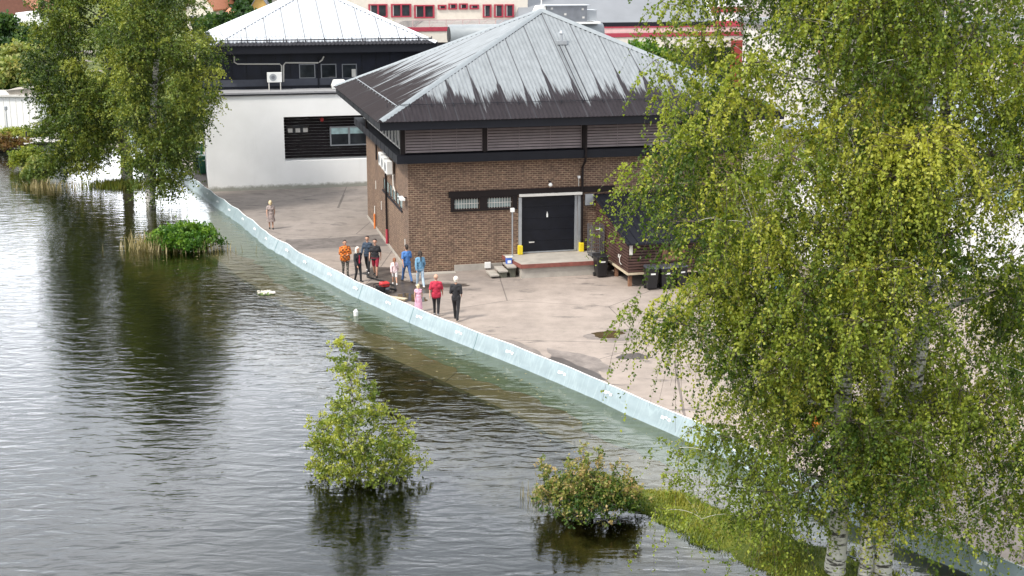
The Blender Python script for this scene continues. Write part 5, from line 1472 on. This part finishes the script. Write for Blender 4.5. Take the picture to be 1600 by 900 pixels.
def slope_grass():
    rng = np.random.default_rng(90); n = 14000
    x = rng.uniform(-75, -24, n); y = rng.uniform(108, 150, n)
    z, s, _, bk = ground_height(x, y)
    keep = (bk > .5) | (s < 0); x, y, z = x[keep], y[keep], z[keep]; n = len(x)
    a = rng.uniform(0, 6.283, n); hh = rng.uniform(.08, .3, n)
    b0 = np.stack([x, y, z - .02], 1); tip = b0 + np.stack([np.cos(a) * .1, np.sin(a) * .1, hh], 1); s_ = np.stack([-np.sin(a), np.cos(a), np.zeros(n)], 1) * .06
    v = np.stack([b0 - s_, b0 + s_, tip + s_ * .3, tip - s_ * .3], 1).reshape(-1, 3)
    tag(mesh_np('meadow_grass', v, np.arange(n * 4).reshape(n, 4), ['grass'], tone=rng.uniform(.3, .9, n)), kind='stuff')
slope_grass()

# ------------------------------------------------------------------ puddles and small things in the yard
def patch(name, cx, cy, rx, ry, rot, z, mat, seed):
    rr = random.Random(seed); n = 44; ph = [rr.uniform(0, 6.28) for _ in range(5)]
    vs = []
    for i in range(n):
        a = 2 * math.pi * i / n; r = 1 + .16 * math.sin(2 * a + ph[0]) + .12 * math.sin(3 * a + ph[1]) + .09 * math.sin(5 * a + ph[2]) + .05 * math.sin(9 * a + ph[3]) + .04 * math.sin(14 * a + ph[4])
        x, y = rx * r * math.cos(a), ry * r * math.sin(a)
        vs.append((cx + x * math.cos(rot) - y * math.sin(rot), cy + x * math.sin(rot) + y * math.cos(rot), z))
    b = MB(); b.quadlist(vs, [tuple(range(n))]); o = b.build(name, mat); tag(o, kind='structure'); return o
def wetm(name, c, r, spec):
    m, nt, b = new_mat(name); n = noise(nt, objco(nt), 1.5, 5, .7)
    nt.links.new(ramp(nt, n, (.3, tuple(q * .6 for q in c)), (.7, tuple(q * 1.4 for q in c))), b.inputs['Base Color'])
    b.inputs['Roughness'].default_value = r; b.inputs['Specular IOR Level'].default_value = spec
    return m
M['puddle'] = wetm('muddy_puddle', (.07, .05, .025), .08, .5)
M['wet_asphalt'] = wetm('wet_asphalt', (.075, .063, .055), .38, .5)
M['damp_asphalt'] = wetm('damp_asphalt', (.19, .162, .144), .65, .3)
M['dark_repair'] = wetm('asphalt_repair', (.15, .132, .122), .8, .2)
g = gp(950, 523); patch('damp_patch', g.x + .3, g.y - .1, 1.05, .95, .2, .004, 'damp_asphalt', 1); patch('puddle', g.x, g.y + .05, .62, .55, 0, .008, 'puddle', 2)
g = gp(990, 557); patch('damp_patch', g.x, g.y, .55, .5, 0, .004, 'wet_asphalt', 3)
g = gp(895, 574); patch('damp_patch', g.x, g.y, 1.5, .42, -.98, .006, 'wet_asphalt', 4); patch('damp_patch', g.x + .25, g.y + .6, 2.0, .8, -1.0, .003, 'damp_asphalt', 5)
g = gp(622, 452); patch('damp_patch', g.x, g.y, 1.9, 1.5, -.9, .004, 'wet_asphalt', 6); g = gp(600, 428); patch('damp_patch', g.x, g.y, 1.5, .9, -1.1, .007, 'wet_asphalt', 7)
g = gp(640, 466); patch('puddle', g.x, g.y, .75, .7, -.9, .010, 'puddle', 8)
g = gp(685, 452); patch('damp_patch', g.x, g.y, 1.7, .45, .1, .003, 'damp_asphalt', 9)
g = gp(696, 446); patch('damp_patch', g.x, g.y, 1.3, .3, .1, .009, 'wet_asphalt', 19)
g = gp(780, 555); patch('damp_patch', g.x + .6, g.y + .2, 2.4, .9, -.95, .003, 'damp_asphalt', 10)
g = gp(545, 372)
b = MB(); q = [W(-5.2, 9.6, .004), W(-5.6, 6.8, .004), W(-2.2, 6.9, .004), W(-.1, 6.7, .004), W(-.1, 9.9, .004), W(-2.5, 9.5, .004)]
b.quadlist([tuple(v_) for v_ in q], [tuple(range(6))]); tag(b.build('asphalt_patch', 'dark_repair'), kind='structure')
tag(boxo('wall_apron', 'concrete', None, 0, 1, 0, 1, 0, 1), kind='structure')
o = bpy.data.objects['wall_apron']; o.location = W(.0, -.55, -.05); o.rotation_euler = (0, 0, AZ); o.scale = (2.2, .5, .075)
# the pump beside the barrier with its hose and board
def pump():
    g = gp(598, 458)
    r = empty('water_pump', g, .5, 'small petrol pump with a red cover standing on the wet asphalt beside the barrier', 'water pump')
    b = MB()
    for y in (-.22, .22):
        b.tube([(-.34, y, .03), (.34, y, .03), (.34, y, .42), (-.34, y, .42), (-.34, y, .03)], .018, 6)
    for x in (-.34, .34): b.tube([(x, -.22, .42), (x, .22, .42)], .018, 6)
    b.build('frame', 'black_plastic', r)
    boxo('engine', 'black_plastic', r, -.28, .02, -.18, .18, .06, .36, bevel=.03)
    boxo('fuel_tank', 'red_paint', r, -.12, .3, -.19, .19, .3, .52, bevel=.06)
    t = MB(); t.tube([(.08, 0, .18), (.3, 0, .18)], .13, 14); t.build('pump_body', 'steel', r, smooth=True)
    t = MB(); t.tube([(.1, .1, .52), (.1, .1, .56)], .035, 10); t.build('filler_cap', 'rubber', r)
    h = MB(); g2 = gp(598, 458); pts = [(.3, 0, .18), (.7, .1, .06), (1.0, .9, .05), (.9, 2.0, .05), (.6, 3.2, .05), (1.0, 4.2, .05)]
    pts = [Vector(q) for q in pts]; sm_ = []
    for i in range(len(pts) - 1):
        for k in range(6):
            sm_.append(pts[i].lerp(pts[i + 1], k / 6))
    h.tube(sm_, .045, 8); h.build('hose', 'rubber', r, smooth=True)
    o = MB().box(-.6, .6, -.13, .13, 0, .04).build('board', 'pale_wood'); q = gp(617, 466); o.location = (q.x, q.y, .013); o.rotation_euler = (0, 0, -.5); tag(o, 'pale wooden board lying on the wet asphalt by the red pump', 'board')
pump()
b = MB(); b.ball((0, 0, .02), .28, sc=(1.5, .8, .35), n=14); 
rr_ = random.Random(4)
for _ in range(60):
    a = rr_.uniform(0, 6.28); q = rr_.uniform(0, .42); b.ball((q * math.cos(a) * 1.2, q * math.sin(a) * .7, .1), .05, 1, 5, 3)
M['green_weed'] = plain('water_weed', (.12, .18, .05), .7, var=.3)
o = b.build('floating_plant', ['green_weed', 'cream'])
q = gp(416, 459, WL); o.location = (q.x, q.y, WL - .03); tag(o, 'clump of white flowering water plant floating alone on the open water', 'water plant')
t = MB(); t.tube([(0, 0, -.05), (0, 0, .18), (.02, 0, .28)], [.09, .1, .03], 8); o = t.build('marker_float', 'white_paint'); q = gp(556, 493, WL); o.location = (q.x, q.y, WL); tag(o, 'small white float bobbing in the water just outside the barrier', 'float')

# ------------------------------------------------------------------ people
def capsule(b, p0, r0, p1, r1, n=12):
    p0 = Vector(p0); p1 = Vector(p1); d = p1 - p0
    if d.length < 1e-5: d = Vector((0, 0, 1e-4))
    u_ = d.normalized(); pts = []; rr = []
    for k in range(4):
        a = math.pi / 2 * k / 4; pts.append(p0 - u_ * r0 * math.cos(a)); rr.append(max(.0015, r0 * math.sin(a)))
    pts.append(p0); rr.append(r0); pts.append(p1); rr.append(r1)
    for k in range(3, -1, -1):
        a = math.pi / 2 * k / 4; pts.append(p1 + u_ * r1 * math.cos(a)); rr.append(max(.0015, r1 * math.sin(a)))
    b.tube(pts, rr, n)
def fuse(name, caps, mat, parent, vox, sc=1.0, extra=None):
    b = MB()
    for c in caps: capsule(b, *c)
    if extra: extra(b)
    o = b.build('tmp_' + name, mat)
    md = o.modifiers.new('r', 'REMESH'); md.mode = 'VOXEL'; md.voxel_size = vox; md.use_smooth_shade = True
    sm_ = o.modifiers.new('s', 'SMOOTH'); sm_.factor = .5; sm_.iterations = 2
    dg = bpy.context.evaluated_depsgraph_get()
    me = bpy.data.meshes.new_from_object(o.evaluated_get(dg)); me.name = name
    old = o.data; bpy.data.objects.remove(o); bpy.data.meshes.remove(old)
    if not me.materials: me.materials.append(M[mat])
    q = bpy.data.objects.new(name, me); COL.objects.link(q); q.parent = parent; q.scale = (sc, sc, sc)
    return q
def cloth(name, col, var=.2, rough=.8): add_plain(name, col, rough, var=var, scale=9)
cloth('skin', (.50, .28, .19), .08, .55)
cloth('hair_blond', (.62, .50, .30)); cloth('hair_white', (.70, .66, .58)); cloth('hair_dark', (.035, .025, .02)); cloth('hair_grey', (.3, .27, .24)); cloth('hair_red', (.26, .10, .05))
cloth('c_navy', (.03, .05, .08)); cloth('c_black', (.015, .015, .018)); cloth('c_wine', (.28, .015, .035)); cloth('c_red', (.42, .02, .05)); cloth('c_blue', (.06, .17, .42)); cloth('c_jeans', (.06, .13, .3))
cloth('c_denim', (.13, .28, .42)); cloth('c_palejeans', (.38, .48, .58)); cloth('c_pink', (.75, .42, .55)); cloth('c_palepink', (.78, .58, .58)); cloth('c_white', (.75, .72, .70)); cloth('c_dotdress', (.32, .26, .24), .45); cloth('c_grey', (.22, .22, .23))
cloth('c_orange', (.7, .2, .03))
def plaid():
    m, nt, b = new_mat('orange_plaid'); co = objco(nt)
    ck = nd(nt, 'ShaderNodeTexChecker', Scale=11.0); ck.inputs[1].default_value = (.62, .13, .015, 1); ck.inputs[2].default_value = (.06, .02, .015, 1)
    nt.links.new(co, ck.inputs[0])
    n = noise(nt, mapping(nt, co, (1, 1, 3)), 9, 2)
    nt.links.new(mix(nt, ck.outputs[0], (.75, .28, .04), ramp(nt, n, (.52, 0.0), (.56, .7))), b.inputs['Base Color']); b.inputs['Roughness'].default_value = .85
    M['c_plaid'] = m
    m, nt, b = new_mat('camouflage'); n = noise(nt, objco(nt), 9, 2, .4)
    nt.links.new(ramp(nt, n, (.46, (.03, .03, .03)), (.50, (.32, .29, .25)), (.58, (.05, .05, .04))), b.inputs['Base Color']); b.inputs['Roughness'].default_value = .9
    M['c_camo'] = m
plaid()
PEOPLE = []
def person(px, py, height, face, label, top=None, bottom=None, hair='hair_dark', hairstyle='short', shoes='c_black', sleeve=1.0, leglen=1.0, dress=None, dresslen=.5, stride=.18, swing=.16, girth=1.0,
           jacket=None, arms=None, headturn=0, loc=None, topfit=.016):
    sc = height / 1.76
    q = loc or gp(px, py)
    r = empty('person', (q[0], q[1], q[2] if loc else 0.0), face, label, 'person')
    g = girth
    def leg(s):
        f = -stride * s * .5
        hip = Vector((.088 * s * g, 0, .90)); knee = Vector((.092 * s, f * .75 - .03, .49)); ank = Vector((.09 * s, f * 1.55 + (.05 if f > 0 else 0), .085 + (.05 if f > .05 else 0)))
        return hip, knee, ank
    def arm(s):
        sh = Vector((.168 * s * (g * .5 + .5), 0, 1.39))
        if arms and arms.get(s): e, h = arms[s]; return sh, Vector(e), Vector(h)
        f = swing * s
        return sh, Vector((.235 * s * (g * .5 + .5), f * .5 + .02, 1.12)), Vector((.235 * s * (g * .5 + .5), f * 1.3 - .03, .89))
    caps = [((-.075 * g, 0, .93), .105 * g, (.075 * g, 0, .93), .105 * g), ((-.05 * g, -.01, 1.08), .095 * g, (.05 * g, -.01, 1.08), .095 * g), ((-.085 * g, -.005, 1.26), .108 * g, (.085 * g, -.005, 1.26), .108 * g),
            ((-.125, 0, 1.395), .06, (.125, 0, 1.395), .06), ((-.06, 0, 1.40), .07, (.06, 0, 1.40), .07), ((0, .01, 1.38), .06, (0, -.005, 1.55), .048)]
    torso = caps[:5]
    trunk_ = [((0, 0, .95), .11 * g, (0, 0, 1.3), .11 * g)]
    body = caps + trunk_
    ht = headturn
    hx = lambda x, y: (x * math.cos(ht) - y * math.sin(ht), x * math.sin(ht) + y * math.cos(ht))
    def H(x, y, z): a, b_ = hx(x, y); return (a, b_, z)
    body += [(H(0, .0, 1.68), .092, H(0, .02, 1.655), .094), (H(0, -.02, 1.60), .066, H(0, -.035, 1.585), .05), (H(0, -.098, 1.645), .012, H(0, -.112, 1.625), .015), (H(-.092, .0, 1.655), .012, H(-.092, .01, 1.63), .01), (H(.092, .0, 1.655), .012, H(.092, .01, 1.63), .01),
             (H(-.03, -.088, 1.672), .012, H(.03, -.088, 1.672), .012), (H(-.022, -.087, 1.598), .010, H(.022, -.087, 1.598), .010)]
    for s in (1, -1):
        hip, knee, ank = leg(s)
        body += [(hip, .088 * g, knee, .056), (knee, .056, knee.lerp(ank, .35), .054), (knee.lerp(ank, .3), .055, ank, .034), (ank + Vector((0, .03, -.045)), .034, ank + Vector((.01 * s, -.13, -.055)), .028)]
        sh, el, ha = arm(s)
        body += [(sh, .05, el, .037), (el, .037, ha, .025)]
        dd = (ha - el).normalized(); side_ = Vector((0, 1, 0)) - dd * dd.y; side_.normalize(); inw = Vector((-s, 0, 0))
        pb = ha + dd * .015; pe = ha + dd * .085
        body += [(pb + side_ * .018, .017, pe + side_ * .022, .014), (pb - side_ * .018, .017, pe - side_ * .022, .014), (pb, .018, pe, .015)]
        for k, (o_, ln) in enumerate(((-.032, .062), (-.011, .075), (.010, .07), (.031, .055))):
            f0 = pe + side_ * o_ * .8; f1 = f0 + dd * ln * .55 + side_ * o_ * .15; f2 = f1 + dd * ln * .38 + inw * ln * .28
            body += [(f0, .0098, f1, .009), (f1, .009, f2, .0085)]
        t0 = pb - side_ * .028 + dd * .01; t1 = t0 - side_ * .028 + dd * .03; body += [(t0, .011, t1, .010), (t1, .010, t1 + dd * .03 + inw * .012, .009)]
    bo = fuse('body', body, 'skin', r, .0085, sc)
    for s in (1, -1):
        e = MB(); p = H(.032 * s, -.088, 1.652); e.ball(p, .010, 1, 8, 5); eo = e.build('eye', ['c_white', 'c_black'], r, smooth=True); eo.scale = (sc,) * 3
    m = MB(); m.tube([H(-.024, -.096, 1.598), H(0, -.1, 1.596), H(.024, -.096, 1.598)], .005, 6); mo = m.build('mouth', 'c_wine', r); mo.scale = (sc,) * 3
    grow = lambda cs, d: [(a, ra + d, b_, rb + d) for a, ra, b_, rb in cs]
    # hair
    hc = [(H(0, .012, 1.70), .094, H(0, .03, 1.675), .096), (H(0, .04, 1.64), .085, H(0, .045, 1.60), .07)]
    if hairstyle == 'bald': hc = [(H(-.05, .03, 1.655), .05, H(.05, .03, 1.655), .05), (H(0, .045, 1.64), .062, H(0, .05, 1.61), .05)]
    if hairstyle in ('bob', 'long', 'pony'):
        hc += [(H(-.075, .01, 1.69), .035, H(-.085, .015, 1.56), .03), (H(.075, .01, 1.69), .035, H(.085, .015, 1.56), .03), (H(0, .06, 1.66), .07, H(0, .07, 1.54), .06)]
    if hairstyle == 'long': hc += [(H(-.05, .075, 1.6), .05, H(-.05, .11, 1.36), .035), (H(.05, .075, 1.6), .05, H(.05, .11, 1.36), .035), (H(0, .08, 1.6), .06, H(0, .12, 1.34), .04), (H(-.085, .0, 1.6), .03, H(-.1, -.03, 1.40), .03), (H(.085, .0, 1.6), .03, H(.1, -.03, 1.40), .03)]
    if hairstyle == 'pony': hc += [(H(0, .1, 1.66), .04, H(0, .14, 1.56), .04), (H(0, .14, 1.56), .04, H(0, .15, 1.28), .02)]
    fuse('hair', hc, hair, r, .011, sc)
    d = topfit
    if dress:
        def ex(b): b.lathe([(.15 * g + .02, 1.05), (.165 * g, .93), (.20 * g, .8), (.25 * g, dresslen)], 0, 0, 20, sx=1.05, sy=.8)
        cs = grow(torso, d) + [((0, 0, 1.0), .1 * g + d, (0, 0, 1.35), .1 * g + d)]
        for s in (1, -1):
            sh, el, ha = arm(s); cs += [(sh, .05 + d, sh.lerp(el, .5 * sleeve), .044 + d)]
        fuse('dress', cs, dress, r, .014, sc, ex)
    else:
        cs = grow(torso[1:], d) + [((0, 0, 1.0), .11 * g + d, (0, 0, 1.35), .11 * g + d), ((-.07 * g, 0, .93), .103 * g + d, (.07 * g, 0, .93), .103 * g + d), ((-.07 * g, 0, .86), .1 * g + d, (.07 * g, 0, .86), .1 * g + d)]
        for s in (1, -1):
            sh, el, ha = arm(s); a = min(1, sleeve * 2)
            cs += [(sh, .052 + d, sh.lerp(el, a), .040 + d)]
            if sleeve > .5: cs += [(el, .039 + d, el.lerp(ha, (sleeve - .5) * 2 * .96), .028 + d)]
        tp = fuse('jacket' if jacket else 'shirt', cs, top, r, .012, sc)
        if jacket: fuse('shirt_front', [((-.0, -.085 * g - .02, .98), .05, (0, -.085 * g - .02, 1.34), .04)], jacket, r, .012, sc)
        if bottom:
            cs = [((-.075 * g, 0, .90), .109 * g + .006, (.075 * g, 0, .90), .109 * g + .006)]
            for s in (1, -1):
                hip, knee, ank = leg(s); cs += [(hip, .094 * g + .006, hip.lerp(knee, min(1, leglen * 2)), .072 if leglen < .6 else .066)]
                if leglen > .5: cs += [(knee, .066, knee.lerp(ank, min(1, (leglen - .5) * 2)), .052)]
            fuse('trousers' if leglen > .6 else 'shorts', cs, bottom, r, .012, sc)
    for s in (1, -1):
        hip, knee, ank = leg(s)
        fuse('shoe', [(ank + Vector((0, .035, -.045)), .040, ank + Vector((.01 * s, -.06, -.045)), .04), (ank + Vector((.01 * s, -.05, -.05)), .04, ank + Vector((.012 * s, -.15, -.055)), .032), (ank + Vector((0, .02, -.03)), .04, ank + Vector((0, .01, .0)), .04)], shoes, r, .011, sc)
    return r
PI = math.pi
person(424, 358, 1.62, PI + .25, 'fair-haired woman in a grey patterned dress walking alone in the far part of the yard', dress='c_dotdress', dresslen=.48, hair='hair_blond', hairstyle='bob', stride=.1, girth=1.05)
person(540, 431, 1.74, .35, 'person in an orange plaid shirt and camouflage trousers beside the barrier', top='c_plaid', bottom='c_camo', hair='hair_dark', sleeve=1.0, girth=1.32, stride=.1, topfit=.03,
       arms={1: ((.26, -.06, 1.14), (.10, -.22, 1.10)), -1: ((-.26, -.06, 1.14), (-.12, -.22, 1.02))})
person(560, 440, 1.66, .75, 'woman with long pale blond hair in an open black jacket over a red top', top='c_black', jacket='c_red', bottom='c_black', hair='hair_white', hairstyle='long', girth=1.02, stride=.12, topfit=.024)
person(575, 426, 1.8, -.2, 'man in a dark teal long-sleeved sweater walking behind the man in red shorts', top='c_navy', bottom='c_black', hair='hair_dark', stride=.25, shoes='c_white')
person(587, 432, 1.82, -.1, 'man in a black t-shirt and dark red shorts walking towards the camera', top='c_black', bottom='c_wine', hair='hair_dark', sleeve=.38, leglen=.46, stride=.22, girth=1.1, swing=.08)
person(617, 445, 1.28, PI + .2, 'small girl with a long red-brown ponytail, pink jacket and pale skirt', top='c_palepink', bottom='c_white', hair='hair_red', hairstyle='pony', leglen=.42, stride=.34, shoes='c_white')
person(636, 441, 1.8, PI + .45, 'man in a bright blue shirt and blue jeans striding past the building corner', top='c_blue', bottom='c_jeans', hair='hair_dark', sleeve=.42, stride=.42, girth=1.06)
person(657, 449, 1.72, PI + .35, 'dark-haired woman in a denim jacket and pale blue jeans nearest the brick wall', top='c_denim', bottom='c_palejeans', hair='hair_dark', hairstyle='pony', stride=.3, shoes='c_white')
person(654, 487, 1.22, PI + .1, 'fair-haired little girl in a long pink dress close behind the barrier', dress='c_pink', dresslen=.18, hair='hair_blond', hairstyle='bob', stride=.1, sleeve=.6)
person(682, 493, 1.8, PI - .05, 'man with thin grey hair in a dark red t-shirt and black trousers seen from behind', top='c_red', bottom='c_black', hair='hair_grey', hairstyle='bald', sleeve=.42, stride=.16, girth=1.12, shoes='c_grey', topfit=.024)
person(713, 500, 1.88, PI - .15, 'man with white hair, black shirt and black trousers seen from behind, nearest to the camera', top='c_black', bottom='c_black', hair='hair_white', stride=.3, sleeve=.55,
       arms={1: ((.215, .03, 1.12), (.17, -.17, 1.02)), -1: ((-.215, .04, 1.12), (-.19, -.14, .98))})
person(1215, 478, 1.75, .3, 'person in a blue top standing in the far yard, half hidden by birch leaves', top='c_blue', bottom='c_navy', hair='hair_dark', stride=.1)
person(1273, 712, 1.75, .1, 'person in an orange top close behind the barrier, half hidden by the near birches', top='c_orange', bottom='c_jeans', hair='hair_dark', stride=.12)

def flotsam():
    rng = np.random.default_rng(5); pts = []
    line = [q for q in BPF if 34 < q[1] < 80]; ln = np.array(line); n = 420
    k = rng.integers(1, len(ln) - 1, n); t = ln[np.minimum(k + 1, len(ln) - 1)] - ln[k - 1]; t = t / np.linalg.norm(t, axis=1, keepdims=True)
    nv = np.stack([t[:, 1], -t[:, 0]], 1) * SIDE
    d = .45 + np.abs(rng.normal(size=n)) * 2.2
    p = ln[k] + nv * d[:, None] + rng.normal(size=(n, 2)) * .1
    z, _, _, _ = ground_height(p[:, 0], p[:, 1]); p = p[z < WL - .06]; n = len(p)
    a = rng.uniform(0, 6.283, n); r_ = rng.uniform(.02, .06, n)
    c = np.stack([np.cos(a), np.sin(a)], 1) * r_[:, None]; e = np.stack([-np.sin(a), np.cos(a)], 1) * r_[:, None] * .5
    v = np.stack([p + c, p + e, p - c, p - e], 1).reshape(-1, 2); v = np.hstack([v, np.full((len(v), 1), WL + .006)])
    tag(mesh_np('floating_leaves', v, np.arange(n * 4).reshape(n, 4), ['straw'], tone=rng.uniform(.2, 1, n)), kind='stuff')
flotsam()
